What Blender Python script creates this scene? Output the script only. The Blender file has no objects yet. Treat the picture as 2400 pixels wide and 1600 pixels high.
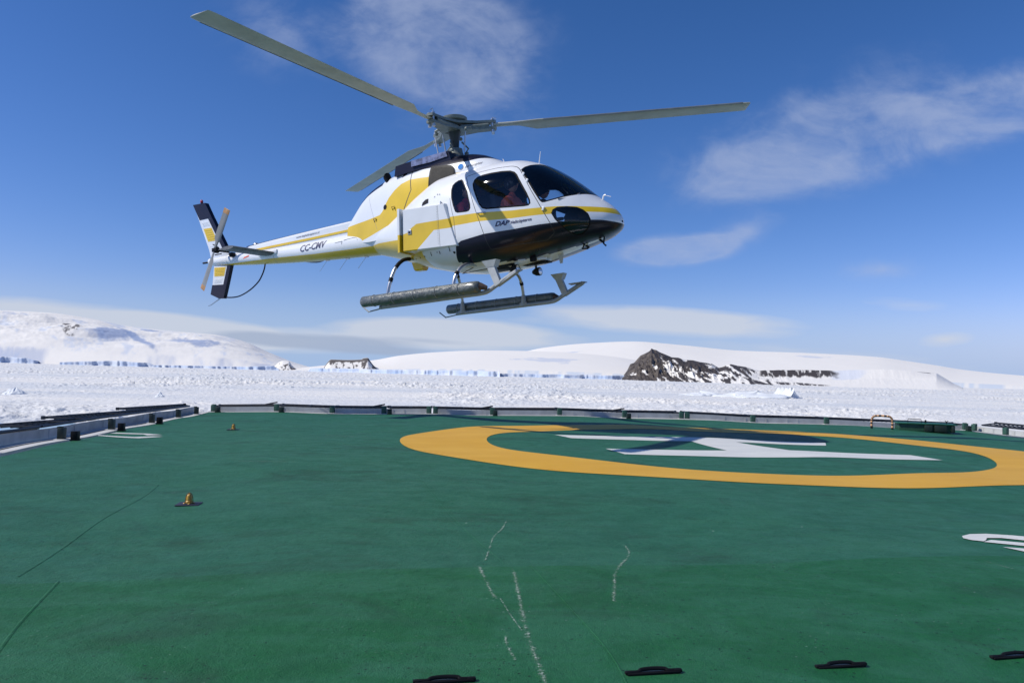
import bpy, bmesh, math, random
import numpy as np
from mathutils import Vector, Matrix
random.seed(4); RNG = np.random.default_rng(7)
rad = math.radians
SC = bpy.context.scene
COL = SC.collection

# ---------------------------------------------------------------- camera
EYE = 0.94                 # eye height above the landing deck (photographer crouching)
FPX = 1733.0               # focal length in pixels of a 2400 px wide picture
ROLL = math.atan(0.0262)
PITCH = math.atan(76 * math.cos(ROLL) / FPX)
SEA = -7.93
_fw = np.array([0, math.cos(PITCH), math.sin(PITCH)]); _up = np.array([0, -math.sin(PITCH), math.cos(PITCH)]); _rt = np.array([1., 0, 0])
_r2 = _rt * math.cos(ROLL) + _up * math.sin(ROLL); _u2 = -_rt * math.sin(ROLL) + _up * math.cos(ROLL)
cam = bpy.data.cameras.new('camera'); camo = bpy.data.objects.new('camera', cam); COL.objects.link(camo)
cam.sensor_width = 36; cam.lens = 36 * FPX / 2400; cam.clip_end = 80000; cam.clip_start = 0.1
Mc = Matrix(((_r2[0], _u2[0], -_fw[0], 0), (_r2[1], _u2[1], -_fw[1], 0), (_r2[2], _u2[2], -_fw[2], EYE), (0, 0, 0, 1)))
camo.matrix_world = Mc
SC.camera = camo
def away(px, py, depth):   # the point seen in direction (px, py) at a given distance ahead
    d = _r2 * (px - 1200) / FPX - _u2 * (py - 800) / FPX + _fw
    return np.array([0, 0, EYE]) + d * depth / d[1]

# ---------------------------------------------------------------- light
SUN_AZ, SUN_EL = rad(190.5), rad(44)
SUN = Vector((math.cos(SUN_EL) * math.cos(SUN_AZ), math.cos(SUN_EL) * math.sin(SUN_AZ), math.sin(SUN_EL)))
sl = bpy.data.lights.new('sun', 'SUN'); sl.energy = 4.1; sl.angle = rad(0.53); sl.color = (1, .95, .87)
so = bpy.data.objects.new('sun', sl); so.rotation_euler = SUN.to_track_quat('Z', 'Y').to_euler(); COL.objects.link(so)
SC.view_settings.view_transform = 'Standard'; SC.view_settings.look = 'None'
SC.view_settings.exposure = 0.0; SC.view_settings.gamma = 1.0
SC.cycles.max_bounces = 8; SC.cycles.transparent_max_bounces = 16

class NT:                  # tiny node-building helper
    def __init__(s, tree): s.t = tree; tree.nodes.clear()
    def n(s, typ, **kw):
        nd = s.t.nodes.new(typ)
        for k, v in kw.items():
            if k.startswith('i_'):
                key = k[2:]; key = int(key) if key.isdigit() else key.replace('__', ' ')
                if isinstance(v, bpy.types.NodeSocket): s.t.links.new(v, nd.inputs[key])
                else: nd.inputs[key].default_value = v
            else: setattr(nd, k, v)
        return nd
    def m(s, op, a, b=None, c=None, clamp=False):
        nd = s.t.nodes.new('ShaderNodeMath'); nd.operation = op; nd.use_clamp = clamp
        for i, v in enumerate((a, b, c)):
            if v is None: continue
            if isinstance(v, bpy.types.NodeSocket): s.t.links.new(v, nd.inputs[i])
            else: nd.inputs[i].default_value = v
        return nd.outputs[0]
    def noise(s, vec, scale, detail=4, rough=.55, dist=0.0):
        return s.n('ShaderNodeTexNoise', i_Vector=vec, i_Scale=scale, i_Detail=detail, i_Roughness=rough, i_Distortion=dist).outputs[0]
    def ramp(s, fac, stops):
        nd = s.n('ShaderNodeValToRGB', i_0=fac); cr = nd.color_ramp
        while len(cr.elements) < len(stops): cr.elements.new(.5)
        for e, (p, c) in zip(cr.elements, stops):
            e.position = p; e.color = (c, c, c, 1) if not hasattr(c, '__len__') else (*c, 1)
        return nd.outputs[0]
    def mix(s, fac, a, b):
        nd = s.n('ShaderNodeMix', data_type='RGBA')
        for k, v in ((0, fac), (6, a), (7, b)):
            if isinstance(v, bpy.types.NodeSocket): s.t.links.new(v, nd.inputs[k])
            else: nd.inputs[k].default_value = v if k == 0 else (*v, 1)
        return nd.outputs[2]

# ---------------------------------------------------------------- sky
W = bpy.data.worlds.new('World'); SC.world = W; W.use_nodes = True
q = NT(W.node_tree)
sky = q.n('ShaderNodeTexSky', sky_type='NISHITA', sun_disc=False, sun_elevation=SUN_EL, sun_rotation=math.atan2(SUN.x, SUN.y), altitude=10, air_density=1.0, dust_density=0.0, ozone_density=3.0)
gv = q.n('ShaderNodeTexCoord').outputs['Generated']
sx = q.n('ShaderNodeSeparateXYZ', i_0=gv)
yy = q.m('MAXIMUM', sx.outputs[1], .05)
U = q.m('DIVIDE', sx.outputs[0], yy); V = q.m('DIVIDE', sx.outputs[2], yy)
ahead = q.m('GREATER_THAN', sx.outputs[1], .05)
uvv = q.n('ShaderNodeCombineXYZ', i_0=U, i_1=V).outputs[0]
def cloud(px, py, rx, ry, ang, dens, soft=.9):     # a soft elliptical patch, direction given from the middle of the view
    u0, v0 = (px - 1200) / FPX, (848 + .0262 * px - py) / FPX
    du = q.m('SUBTRACT', U, u0); dv = q.m('SUBTRACT', V, v0)
    c, s_ = math.cos(ang), math.sin(ang)
    a = q.m('MULTIPLY', q.m('ADD', q.m('MULTIPLY', du, c), q.m('MULTIPLY', dv, s_)), FPX / rx)
    b = q.m('MULTIPLY', q.m('SUBTRACT', q.m('MULTIPLY', dv, c), q.m('MULTIPLY', du, s_)), FPX / ry)
    r = q.m('SQRT', q.m('ADD', q.m('MULTIPLY', a, a), q.m('MULTIPLY', b, b)))
    return q.m('MULTIPLY', q.m('SUBTRACT', 1.0, r, clamp=True), dens)
def total(lst):
    o = lst[0]
    for l in lst[1:]: o = q.m('ADD', o, l)
    return o
wisp = total([cloud(1030, 160, 330, 220, -.5, .95), cloud(900, 30, 460, 190, -.1, .65), cloud(610, 90, 240, 160, -.5, .45), cloud(1120, 60, 260, 200, .2, .40),
              cloud(1850, 360, 400, 170, .22, 1.0), cloud(2180, 285, 420, 150, .22, .85), cloud(2420, 220, 320, 150, .2, .7), cloud(2020, 170, 320, 110, .3, .45), cloud(1720, 420, 230, 90, .1, .5),
              cloud(1565, 592, 190, 55, .06, 1.5), cloud(1725, 552, 170, 55, .3, .8), cloud(2070, 635, 170, 50, .05, .7)])
bank = total([cloud(1560, 752, 440, 42, -.03, 1.6), cloud(1020, 785, 380, 40, -.02, 1.6), cloud(1050, 765, 290, 40, -.02, .8), cloud(2220, 798, 110, 30, .1, .9), cloud(2120, 715, 320, 45, -.02, .5), cloud(150, 752, 560, 60, -.07, 1.5), cloud(480, 785, 380, 50, -.06, 1.3), cloud(1000, 820, 900, 40, -.02, .5), cloud(1900, 840, 900, 60, -.06, .6)])
gray = total([cloud(800, 812, 330, 26, -.06, 2.0), cloud(560, 795, 220, 30, -.06, .9), cloud(960, 800, 330, 16, -.03, .9)])
st = q.n('ShaderNodeMapping', i_Vector=uvv, i_Rotation=(0, 0, -.3), i_Scale=(1, 1.7, 1)).outputs[0]
n1 = q.noise(st, 6.5, 8, .60, .7); n2 = q.noise(st, 26, 6, .62, .5)
nz = q.m('ADD', q.m('MULTIPLY', n1, .75), q.m('MULTIPLY', n2, .25))
st2 = q.n('ShaderNodeMapping', i_Vector=uvv, i_Scale=(1, 5, 1)).outputs[0]
n3 = q.noise(st2, 13, 6, .55, .4)
cov = q.n('ShaderNodeMapRange', interpolation_type='SMOOTHERSTEP', i_0=q.m('ADD', q.m('MINIMUM', wisp, .70), q.m('MULTIPLY', q.m('SUBTRACT', nz, .5), 1.9)), i_1=.0, i_2=1.25).outputs[0]
cw_ = q.m('MULTIPLY', cov, q.m('MULTIPLY', wisp, 1.5, clamp=True))
cb_ = q.m('MULTIPLY', q.m('SUBTRACT', q.m('MULTIPLY', bank, q.m('ADD', n3, .55)), .34), 1.4, clamp=True)
cg_ = q.m('MULTIPLY', q.m('SUBTRACT', q.m('MULTIPLY', gray, q.m('ADD', n3, .5)), .45), 1.2, clamp=True)
cw_ = q.m('MULTIPLY', q.m('MULTIPLY', cw_, .62), ahead); cb_ = q.m('MULTIPLY', q.m('MINIMUM', cb_, .78), ahead); cg_ = q.m('MULTIPLY', q.m('MINIMUM', cg_, .8), ahead)
SKY_K = .105
sp_ = q.n('ShaderNodeSeparateColor', i_0=sky.outputs[0])      # a deep polar blue: one curve per colour channel
skyc = q.n('ShaderNodeCombineColor', **{'i_%d' % i: q.m('MULTIPLY', q.m('POWER', q.m('MULTIPLY', sp_.outputs[i], SKY_K * g_), p_), a_ / SKY_K) for i, (g_, p_, a_) in enumerate(((.80, 1.55, 1.40), (.93, 1.19, .82), (1.12, 1.20, .97)))}).outputs[0]
k = 1 / SKY_K
low = q.n('ShaderNodeMapRange', interpolation_type='SMOOTHSTEP', i_0=V, i_1=.0, i_2=.13, i_3=.9, i_4=0.).outputs[0]
side = q.m('ADD', 1.06, q.m('MULTIPLY', q.m('MULTIPLY', q.m('ADD', q.m('MINIMUM', q.m('MAXIMUM', U, -.7), .7), .45), .08), ahead))
skyc = q.n('ShaderNodeVectorMath', operation='SCALE', i_0=skyc, i_Scale=side).outputs[0]
skyc = q.mix(low, skyc, (.325 * k, .50 * k, .775 * k))      # pale blue band of air above the ice
c1 = q.mix(cw_, skyc, (.43 * k, .50 * k, .69 * k))
c2 = q.mix(cb_, c1, (.62 * k, .66 * k, .75 * k))
c3 = q.mix(cg_, c2, (.36 * k, .44 * k, .60 * k))
bg = q.n('ShaderNodeBackground', i_Color=c3, i_Strength=SKY_K)
q.t.links.new(bg.outputs[0], q.n('ShaderNodeOutputWorld').inputs[0])

# ---------------------------------------------------------------- materials
MATS = {}
def mat(name, col, rough=.5, metal=0., var=.12, vscale=6., bump=0., bscale=60., coat=0., spec=.5, col2=None):
    if name in MATS: return MATS[name]
    m = bpy.data.materials.new(name); m.use_nodes = True; t = NT(m.node_tree)
    ob = t.n('ShaderNodeTexCoord').outputs['Object']
    nz = t.noise(ob, vscale, 5, .6)
    c2 = col2 or tuple(c * (1 - var * 2.2) for c in col)
    c = t.mix(t.ramp(nz, [(.38, 0.), (.72, 1.)]), col, c2)
    b = t.n('ShaderNodeBsdfPrincipled', i_Base__Color=c, i_Metallic=metal, i_Roughness=rough)
    b.inputs['Coat Weight'].default_value = coat; b.inputs['Coat Roughness'].default_value = .06; b.inputs['Specular IOR Level'].default_value = spec
    if rough > .12: t.t.links.new(t.m('ADD', t.m('MULTIPLY', nz, .16), rough - .08), b.inputs['Roughness'])
    if bump:
        bp = t.n('ShaderNodeBump', i_Strength=1.0, i_Distance=bump, i_Height=t.noise(ob, bscale, 4, .6)); t.t.links.new(bp.outputs[0], b.inputs['Normal'])
    t.t.links.new(b.outputs[0], t.n('ShaderNodeOutputMaterial').inputs[0])
    MATS[name] = m; return m
WHITE = mat('white aircraft paint', (.80, .81, .82), .30, var=.03, coat=.35, vscale=3)
YEL = mat('yellow aircraft paint', (.80, .53, .018), .32, var=.05, coat=.3, vscale=3)
NAVY = mat('navy aircraft paint', (.008, .007, .020), .30, var=.05, coat=.10, vscale=3, spec=.3)
SEAM = mat('dark panel gap', (.035, .035, .04), .7)
RUBBER = mat('black window rubber', (.008, .008, .009), .55, spec=.12)
LINING = mat('dark cabin lining', (.045, .045, .05), .8)
SEATM = mat('dark seat cloth', (.03, .032, .04), .9, bump=.002)
STEEL = mat('bare tube metal', (.55, .56, .57), .32, .75, var=.1)
SKIDM = mat('grey skid paint', (.36, .38, .39), .42, var=.12, vscale=9)
FLOATM = mat('grey green float canvas', (.13, .145, .135), .38, var=.22, vscale=5, bump=.035, bscale=9, coat=.5)
HUBM = mat('grey green hub metal', (.20, .225, .20), .45, .15, var=.15, vscale=14)
HUBD = mat('dark green hub fitting', (.02, .035, .03), .5, .1, vscale=14)
BLADEM = mat('grey rotor blade paint', (.43, .43, .36), .5, var=.10, vscale=2.5)
ORANGE = mat('orange tip paint', (.46, .24, .09), .5); TBLADE = mat('grey tail blade paint', (.25, .255, .25), .5, var=.1, vscale=3)
BLACK = mat('black fitting', (.010, .010, .011), .5, spec=.15)
MESHM = mat('dull intake screen', (.060, .055, .047), .6, spec=.15, bump=.006, bscale=160)
LOGO = mat('light blue emblem paint', (.03, .22, .60), .5, var=.03, spec=.08)
INK = mat('dark navy lettering', (.015, .02, .09), .5, var=.02)
GREY = mat('thin grey lettering', (.22, .22, .24), .5, var=.02)
REDM = mat('red lamp glass', (.45, .012, .03), .2)
LENS = mat('lamp lens', (.7, .72, .74), .08, .6, var=.02)
STABM = mat('dull grey stabilizer underside', (.16, .16, .165), .55, var=.25, vscale=7)
JACKET = mat('orange survival suit', (.95, .17, .09), .75, var=.18, vscale=18, bump=.006, bscale=30)
JACKET2 = mat('red survival suit', (.80, .05, .075), .75, var=.2, vscale=18, bump=.006, bscale=30)
DARKCL = mat('dark flight suit', (.02, .024, .03), .9)
SKIN = mat('skin', (.48, .26, .18), .55)
HELMET = mat('dark helmet shell', (.06, .06, .07), .3)
DGREEN = mat('green deck fitting paint', (.025, .085, .05), .5, var=.2, vscale=20)
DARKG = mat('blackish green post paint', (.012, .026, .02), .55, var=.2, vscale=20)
ROPE = mat('black net frame tube', (.014, .014, .017), .42, var=.2, vscale=10)
COAM = mat('off white coaming paint', (.50, .51, .50), .55, var=.10, vscale=5)
LAMPY = mat('amber deck lamp', (.62, .36, .05), .4, var=.2, vscale=30)
HAZY = mat('hazard orange', (.85, .46, .22), .5); HAZR = mat('hazard dark band', (.06, .035, .03), .5)

def glass(name, tint, rough):
    m = bpy.data.materials.new(name); m.use_nodes = True; t = NT(m.node_tree)
    tr = t.n('ShaderNodeBsdfTransparent', i_Color=(*tint, 1)); gl = t.n('ShaderNodeBsdfGlossy', i_Color=(1, 1, 1, 1), i_Roughness=rough)
    fr = t.n('ShaderNodeFresnel', i_IOR=1.5)
    mx = t.n('ShaderNodeMixShader', i_0=fr.outputs[0]); t.t.links.new(tr.outputs[0], mx.inputs[1]); t.t.links.new(gl.outputs[0], mx.inputs[2])
    t.t.links.new(mx.outputs[0], t.n('ShaderNodeOutputMaterial').inputs[0]); return m
GLASS = glass('clear acrylic', (.88, .89, .90), .03); GLASSD = glass('tinted acrylic', (.90, .91, .92), .026)

# ---------------------------------------------------------------- object helpers
def link(o, parent=None):
    COL.objects.link(o)
    if parent: o.parent = parent
    return o
def thing(name, label, cat, loc=(0, 0, 0), rz=0., group=None):
    o = bpy.data.objects.new(name, None); o.empty_display_size = .2; o.location = loc; o.rotation_euler = (0, 0, rz); link(o)
    tag(o, label, cat, group); return o
def tag(o, label, cat, group=None):
    o['label'] = label; o['category'] = cat
    if group: o['group'] = group
def obj(name, V_, F_, m, parent=None, smooth=True, sharp=None):
    me = bpy.data.meshes.new(name); me.from_pydata([tuple(map(float, v)) for v in V_], [], [tuple(int(i) for i in f) for f in F_])
    for mm in (m if isinstance(m, (list, tuple)) else [m]): me.materials.append(mm)
    me.update()
    if smooth:
        me.shade_smooth()
        if sharp: me.set_sharp_from_angle(angle=rad(sharp))
    return link(bpy.data.objects.new(name, me), parent)
def from_bm(name, bm, m, parent=None, sharp=35):
    me = bpy.data.meshes.new(name); bm.to_mesh(me); bm.free()
    for mm in (m if isinstance(m, (list, tuple)) else [m]): me.materials.append(mm)
    me.shade_smooth(); me.set_sharp_from_angle(angle=rad(sharp))
    return link(bpy.data.objects.new(name, me), parent)
class MB:                  # collects shapes into one mesh
    def __init__(s): s.v = []; s.f = []; s.mi = []
    def add(s, V_, F_, mi=0):
        o = len(s.v); s.v += [tuple(map(float, p)) for p in V_]; s.f += [tuple(i + o for i in f) for f in F_]; s.mi += [mi] * len(F_); return s
    def tube(s, P, r, k=10, mi=0, cap=True):
        P = [Vector(p) for p in P]; n = len(P); R_ = r if hasattr(r, '__len__') else [r] * n; V_ = []; F_ = []
        up = None
        for i, p in enumerate(P):
            d = (P[min(i + 1, n - 1)] - P[max(i - 1, 0)]).normalized()
            if up is None: up = d.orthogonal().normalized()
            up = (up - d * up.dot(d)).normalized(); b = d.cross(up)
            for j in range(k):
                a = 2 * math.pi * j / k; V_.append(p + (up * math.cos(a) + b * math.sin(a)) * R_[i])
        for i in range(n - 1):
            for j in range(k): F_.append((i * k + j, i * k + (j + 1) % k, (i + 1) * k + (j + 1) % k, (i + 1) * k + j))
        if cap: F_ += [tuple(range(k))[::-1], tuple((n - 1) * k + j for j in range(k))]
        return s.add(V_, F_, mi)
    def box(s, c, d, R=None, mi=0, bev=0.):
        bm = bmesh.new(); bmesh.ops.create_cube(bm, size=1)
        for v in bm.verts: v.co = Vector((v.co.x * d[0], v.co.y * d[1], v.co.z * d[2]))
        if bev: bmesh.ops.bevel(bm, geom=bm.edges[:], offset=bev, segments=2, affect='EDGES', profile=.5)
        M_ = (R.to_4x4() if R else Matrix()); M_.translation = Vector(c); bm.transform(M_); bm.verts.index_update()
        V_ = [v.co[:] for v in bm.verts]; F_ = [[v.index for v in f.verts] for f in bm.faces]; bm.free()
        return s.add(V_, F_, mi)
    def prism(s, pts, off, mi=0):   # polygon of 3-D points extruded by a vector
        n = len(pts); off = Vector(off); V_ = [Vector(p) for p in pts] + [Vector(p) + off for p in pts]
        F_ = [tuple(range(n))[::-1], tuple(range(n, 2 * n))] + [(i, (i + 1) % n, n + (i + 1) % n, n + i) for i in range(n)]
        return s.add(V_, F_, mi)
    def loft(s, rings, mi=0, cap=True):
        k = len(rings[0]); V_ = [p for r in rings for p in r]; F_ = []
        for i in range(len(rings) - 1):
            for j in range(k): F_.append((i * k + j, i * k + (j + 1) % k, (i + 1) * k + (j + 1) % k, (i + 1) * k + j))
        if cap: F_ += [tuple(range(k))[::-1], tuple((len(rings) - 1) * k + j for j in range(k))]
        return s.add(V_, F_, mi)
    def ball(s, c, r, mi=0, k=12):
        rings = []
        for i in range(k // 2 + 1):
            a = -math.pi / 2 + math.pi * i / (k // 2); rr = math.cos(a)
            rings.append([(c[0] + r[0] * rr * math.cos(2 * math.pi * j / k), c[1] + r[1] * rr * math.sin(2 * math.pi * j / k), c[2] + r[2] * math.sin(a)) for j in range(k)])
        return s.loft(rings, mi, False)
    def build(s, name, m, parent=None, sharp=40):
        me = bpy.data.meshes.new(name); me.from_pydata(s.v, [], s.f)
        for mm in (m if isinstance(m, (list, tuple)) else [m]): me.materials.append(mm)
        me.polygons.foreach_set('material_index', s.mi)
        bm = bmesh.new(); bm.from_mesh(me); bmesh.ops.recalc_face_normals(bm, faces=bm.faces); bm.to_mesh(me); bm.free()
        me.shade_smooth(); me.set_sharp_from_angle(angle=rad(sharp))
        return link(bpy.data.objects.new(name, me), parent)
def curve(P, n=8):         # Catmull-Rom through points
    P = [Vector(p) for p in P]; P = [P[0] * 2 - P[1]] + P + [P[-1] * 2 - P[-2]]; o = []
    for i in range(1, len(P) - 2):
        for j in range(n):
            t = j / n; a, b, c, d = P[i - 1:i + 3]
            o.append(.5 * ((2 * b) + (c - a) * t + (2 * a - 5 * b + 4 * c - d) * t * t + (3 * b - a - 3 * c + d) * t ** 3))
    o.append(P[-2]); return o
def text_mesh(s, size, shear=0., bold=0.):
    c = bpy.data.curves.new('lettering', 'FONT'); c.body = s; c.size = size; c.shear = shear; c.fill_mode = 'FRONT'; c.offset = bold; c.resolution_u = 4
    o = bpy.data.objects.new('lettering', c); COL.objects.link(o)
    dg = bpy.context.evaluated_depsgraph_get(); me = bpy.data.meshes.new_from_object(o.evaluated_get(dg), depsgraph=dg)
    bm = bmesh.new(); bm.from_mesh(me); bmesh.ops.triangulate(bm, faces=bm.faces[:])
    for _ in range(5):
        L = [e_ for e_ in bm.edges if e_.calc_length() > .16]
        if not L: break
        bmesh.ops.subdivide_edges(bm, edges=L, cuts=1); bmesh.ops.triangulate(bm, faces=[f for f in bm.faces if len(f.verts) > 3])
    bm.verts.index_update(); V_ = [tuple(v.co) for v in bm.verts]; F_ = [tuple(v.index for v in f.verts) for f in bm.faces]; bm.free()
    bpy.data.objects.remove(o); bpy.data.meshes.remove(me); return V_, F_

# value noise for the terrain (vectorised)
_T = RNG.random((257, 257)); _T[256] = _T[0]; _T[:, 256] = _T[:, 0]
def vnoise(x, y):
    xi = np.floor(x).astype(int); yi = np.floor(y).astype(int); fx = x - xi; fy = y - yi
    fx = fx * fx * (3 - 2 * fx); fy = fy * fy * (3 - 2 * fy); xi %= 256; yi %= 256
    a, b, c, d = _T[xi, yi], _T[xi + 1, yi], _T[xi, yi + 1], _T[xi + 1, yi + 1]
    return (a * (1 - fx) + b * fx) * (1 - fy) + (c * (1 - fx) + d * fx) * fy
def fbm(x, y, o=5, g=.5):
    s = np.zeros_like(x); a = 1.; t = 0.
    for i in range(o): s += a * vnoise(x * 2 ** i + 17.3 * i, y * 2 ** i + 9.1 * i); t += a; a *= g
    return s / t
def pchip(xs, ys):
    xs = np.array(xs, float); ys = np.array(ys, float); o = np.argsort(xs); xs = xs[o]; ys = ys[o]
    h = np.diff(xs); d = np.diff(ys) / h; m = np.zeros(len(xs))
    for i in range(1, len(xs) - 1):
        if d[i - 1] * d[i] > 0:
            w1 = 2 * h[i] + h[i - 1]; w2 = h[i] + 2 * h[i - 1]; m[i] = (w1 + w2) / (w1 / d[i - 1] + w2 / d[i])
    m[0] = d[0]; m[-1] = d[-1]
    def f(x):
        x = np.clip(np.asarray(x, float), xs[0], xs[-1]); i = np.clip(np.searchsorted(xs, x) - 1, 0, len(xs) - 2); t = (x - xs[i]) / h[i]
        return (2 * t ** 3 - 3 * t ** 2 + 1) * ys[i] + (t ** 3 - 2 * t ** 2 + t) * h[i] * m[i] + (-2 * t ** 3 + 3 * t ** 2) * ys[i + 1] + (t ** 3 - t ** 2) * h[i] * m[i + 1]
    return f
def inpoly(x, z, P):
    c = False; n = len(P)
    for i in range(n):
        x1, z1 = P[i]; x2, z2 = P[i - 1]
        if (z1 > z) != (z2 > z) and x < (x2 - x1) * (z - z1) / (z2 - z1) + x1: c = not c
    return c
# ---------------------------------------------------------------- sea ice and coast
def snow_mat(name, attr=True, bump=.0, bscale=.2):
    m = bpy.data.materials.new(name); m.use_nodes = True; t = NT(m.node_tree)
    ob = t.n('ShaderNodeTexCoord').outputs['Object']
    if attr: c = t.n('ShaderNodeVertexColor', layer_name='tone').outputs[0]
    else:
        mp = t.n('ShaderNodeMapping', i_Vector=ob, i_Scale=(.25, 1, 1)).outputs[0]
        f = t.ramp(t.noise(mp, .02, 6, .62, .6), [(.40, 0.), (.66, 1.)])
        g = t.ramp(t.noise(ob, .35, 4, .6), [(.35, 0.), (.70, .75)])
        c = t.mix(f, (.86, .83, .765), (.58, .62, .66)); c = t.mix(g, c, (.70, .715, .735))
    b = t.n('ShaderNodeBsdfPrincipled', i_Base__Color=c, i_Roughness=.75); b.inputs['Specular IOR Level'].default_value = .25
    if bump:
        bp = t.n('ShaderNodeBump', i_Strength=.8, i_Distance=bump, i_Height=t.noise(ob, bscale, 5, .6)); t.t.links.new(bp.outputs[0], b.inputs['Normal'])
    t.t.links.new(b.outputs[0], t.n('ShaderNodeOutputMaterial').inputs[0]); return m
SNOW = snow_mat('sea ice snow', False, .5, .8); LAND = snow_mat('snow and rock of the coast')
def grid_obj(name, P, m, col=None, smooth=True, parent=None):
    R_, C_ = P.shape[:2]; idx = np.arange(R_ * C_).reshape(R_, C_)
    F_ = np.stack([idx[:-1, :-1], idx[:-1, 1:], idx[1:, 1:], idx[1:, :-1]], -1).reshape(-1, 4)
    me = bpy.data.meshes.new(name); me.vertices.add(R_ * C_); me.vertices.foreach_set('co', P.reshape(-1).astype(np.float32))
    n = len(F_); me.loops.add(n * 4); me.loops.foreach_set('vertex_index', F_.reshape(-1).astype(np.int32)); me.polygons.add(n)
    me.polygons.foreach_set('loop_start', np.arange(0, n * 4, 4, dtype=np.int32)); me.update(calc_edges=True); me.materials.append(m)
    if smooth: me.shade_smooth()
    if col is not None:
        a = me.color_attributes.new('tone', 'FLOAT_COLOR', 'POINT'); a.data.foreach_set('color', np.concatenate([col.reshape(-1, 3), np.ones((R_ * C_, 1))], 1).reshape(-1).astype(np.float32))
    o = link(bpy.data.objects.new(name, me), parent); return o
e = np.concatenate([np.arange(150, 12, -.5), np.arange(12, 1, -.3), [.8, .5, .3, .22]])
dep = (EYE - SEA) * FPX / e; pxs = np.arange(-500, 2901, 2.6)
X = (pxs[None] - 1200) / FPX * dep[:, None]; Y = np.repeat(dep[:, None], len(pxs), 1)
patch = fbm(X / 75 + 5, Y / 120 + 3, 5, .6)
rough = np.clip((patch - .45) / .10, 0, 1)
near = np.clip((480 - Y) / 300, 0, 1)
hgt = (fbm(X / 2.6, Y / 4.0, 5, .68) - .40) * (.75 + 1.5 * (1 - near)) * (.18 + rough) + (np.abs(fbm(X / 9, Y / 14, 3) - .5) * -3 + .5) * rough * .9
blk = np.clip(vnoise(X / 1.3 + 40, Y / 1.9) - .78, 0, 1) * (2.2 + 4 * (1 - near)) * rough + np.clip(vnoise(X / 4.1 + 11, Y / 5.2) - .86, 0, 1) * (2.5 + 6 * (1 - near)) * rough
hgt = hgt + (vnoise(X / .8 + 7, Y / 1.2) - .5) * (.16 + np.clip(Y * .0009, 0, 1.3)) * (.40 + .9 * rough)
hgt = np.where(Y > 14000, 0, hgt + blk)
ice = grid_obj('sea_ice', np.stack([X, Y, SEA + np.clip(hgt, -.3, 4.0)], -1), SNOW); ice['kind'] = 'structure'

def interp(pts, x): p = np.array(pts, float); return np.interp(x, p[:, 0], p[:, 1])
def coast(name, sky_, base, Db, Dc, nc, nr, shape, relief, tone, lip=0.):
    p0, p1 = sky_[0][0], sky_[-1][0]; px = np.linspace(p0, p1, nc); t = np.linspace(0, 1, nr)
    top = np.array([away(a, b, 1.) for a, b in zip(px, (interp(sky_, px) if len(sky_) > 22 else pchip(*zip(*sky_))(px)))]); H_ = (top[:, 2] - EYE) * Dc + EYE - SEA
    db = interp(Db, px) if hasattr(Db, '__len__') else np.full(nc, Db)
    T_, PX = np.meshgrid(t, px, indexing='ij'); D_ = db[None] * (1 - T_) + Dc * T_
    Xg = top[None, :, 0] * D_; Z_ = H_[None] * shape(T_, PX); Z_ = Z_ + relief(T_, PX, H_[None], Xg, D_)
    Z_ = np.maximum(Z_, -1 + 0 * Z_); c = tone(T_, PX, Xg, D_, Z_)
    Xb = Xg[-1:] * 1.6; Db_ = D_[-1:] * 1.6; Zb = Z_[-1:] * 0 - 5       # the far flank
    P = np.concatenate([np.stack([Xg, D_, SEA + Z_], -1), np.stack([Xb, Db_, SEA + Zb], -1)]); c = np.concatenate([c, c[-1:]])
    o = grid_obj(name, P, LAND, c); o['kind'] = 'structure'; return o
SN = np.array([.86, .83, .77]); SHADE_BLUE = np.array([.25, .34, .54]); ROCK = np.array([.060, .050, .045]); ROCK2 = np.array([.085, .072, .060])
def mixc(a, b, f): return a * (1 - f[..., None]) + b * f[..., None]
def sst(a, b, x): x = np.clip((x - a) / (b - a), 0, 1); return x * x * (3 - 2 * x)
# cloudy white mountain on the left
def sh_l(t, p): return np.where(t < .04, t / .04 * .10, .10 + .90 * ((t - .04) / .96) ** .75)
def rl_l(t, p, H_, x, d): return H_ * .26 * (fbm(x / 420, d / 700, 6, .58) - .5) * np.sin(np.pi * np.clip(t, 0, 1))
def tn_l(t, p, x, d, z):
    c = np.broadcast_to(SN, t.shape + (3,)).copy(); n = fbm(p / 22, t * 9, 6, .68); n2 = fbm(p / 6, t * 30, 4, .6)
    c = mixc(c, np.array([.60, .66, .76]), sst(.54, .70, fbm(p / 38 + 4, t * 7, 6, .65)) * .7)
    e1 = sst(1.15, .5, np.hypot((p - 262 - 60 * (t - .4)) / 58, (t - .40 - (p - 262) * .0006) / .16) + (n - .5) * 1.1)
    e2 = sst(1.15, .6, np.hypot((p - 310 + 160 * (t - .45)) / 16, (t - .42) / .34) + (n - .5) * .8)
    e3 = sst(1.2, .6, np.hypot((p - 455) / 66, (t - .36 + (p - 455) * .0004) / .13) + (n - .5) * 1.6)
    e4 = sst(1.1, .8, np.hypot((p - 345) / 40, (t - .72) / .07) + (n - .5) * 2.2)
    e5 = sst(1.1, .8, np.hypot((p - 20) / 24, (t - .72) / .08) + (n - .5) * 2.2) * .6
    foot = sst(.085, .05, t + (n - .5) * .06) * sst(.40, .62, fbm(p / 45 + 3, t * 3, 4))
    for m_, k_ in ((e1, .8), (e2, .8), (e3, .75), (e4, .6), (e5, .5), (foot, .5)): c = mixc(c, SHADE_BLUE, m_ * k_)  # shade of the crags painted as blue tone into the snow colour
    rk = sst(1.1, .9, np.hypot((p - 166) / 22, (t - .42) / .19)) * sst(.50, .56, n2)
    return mixc(c, ROCK * 1.3, rk * .85)
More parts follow.
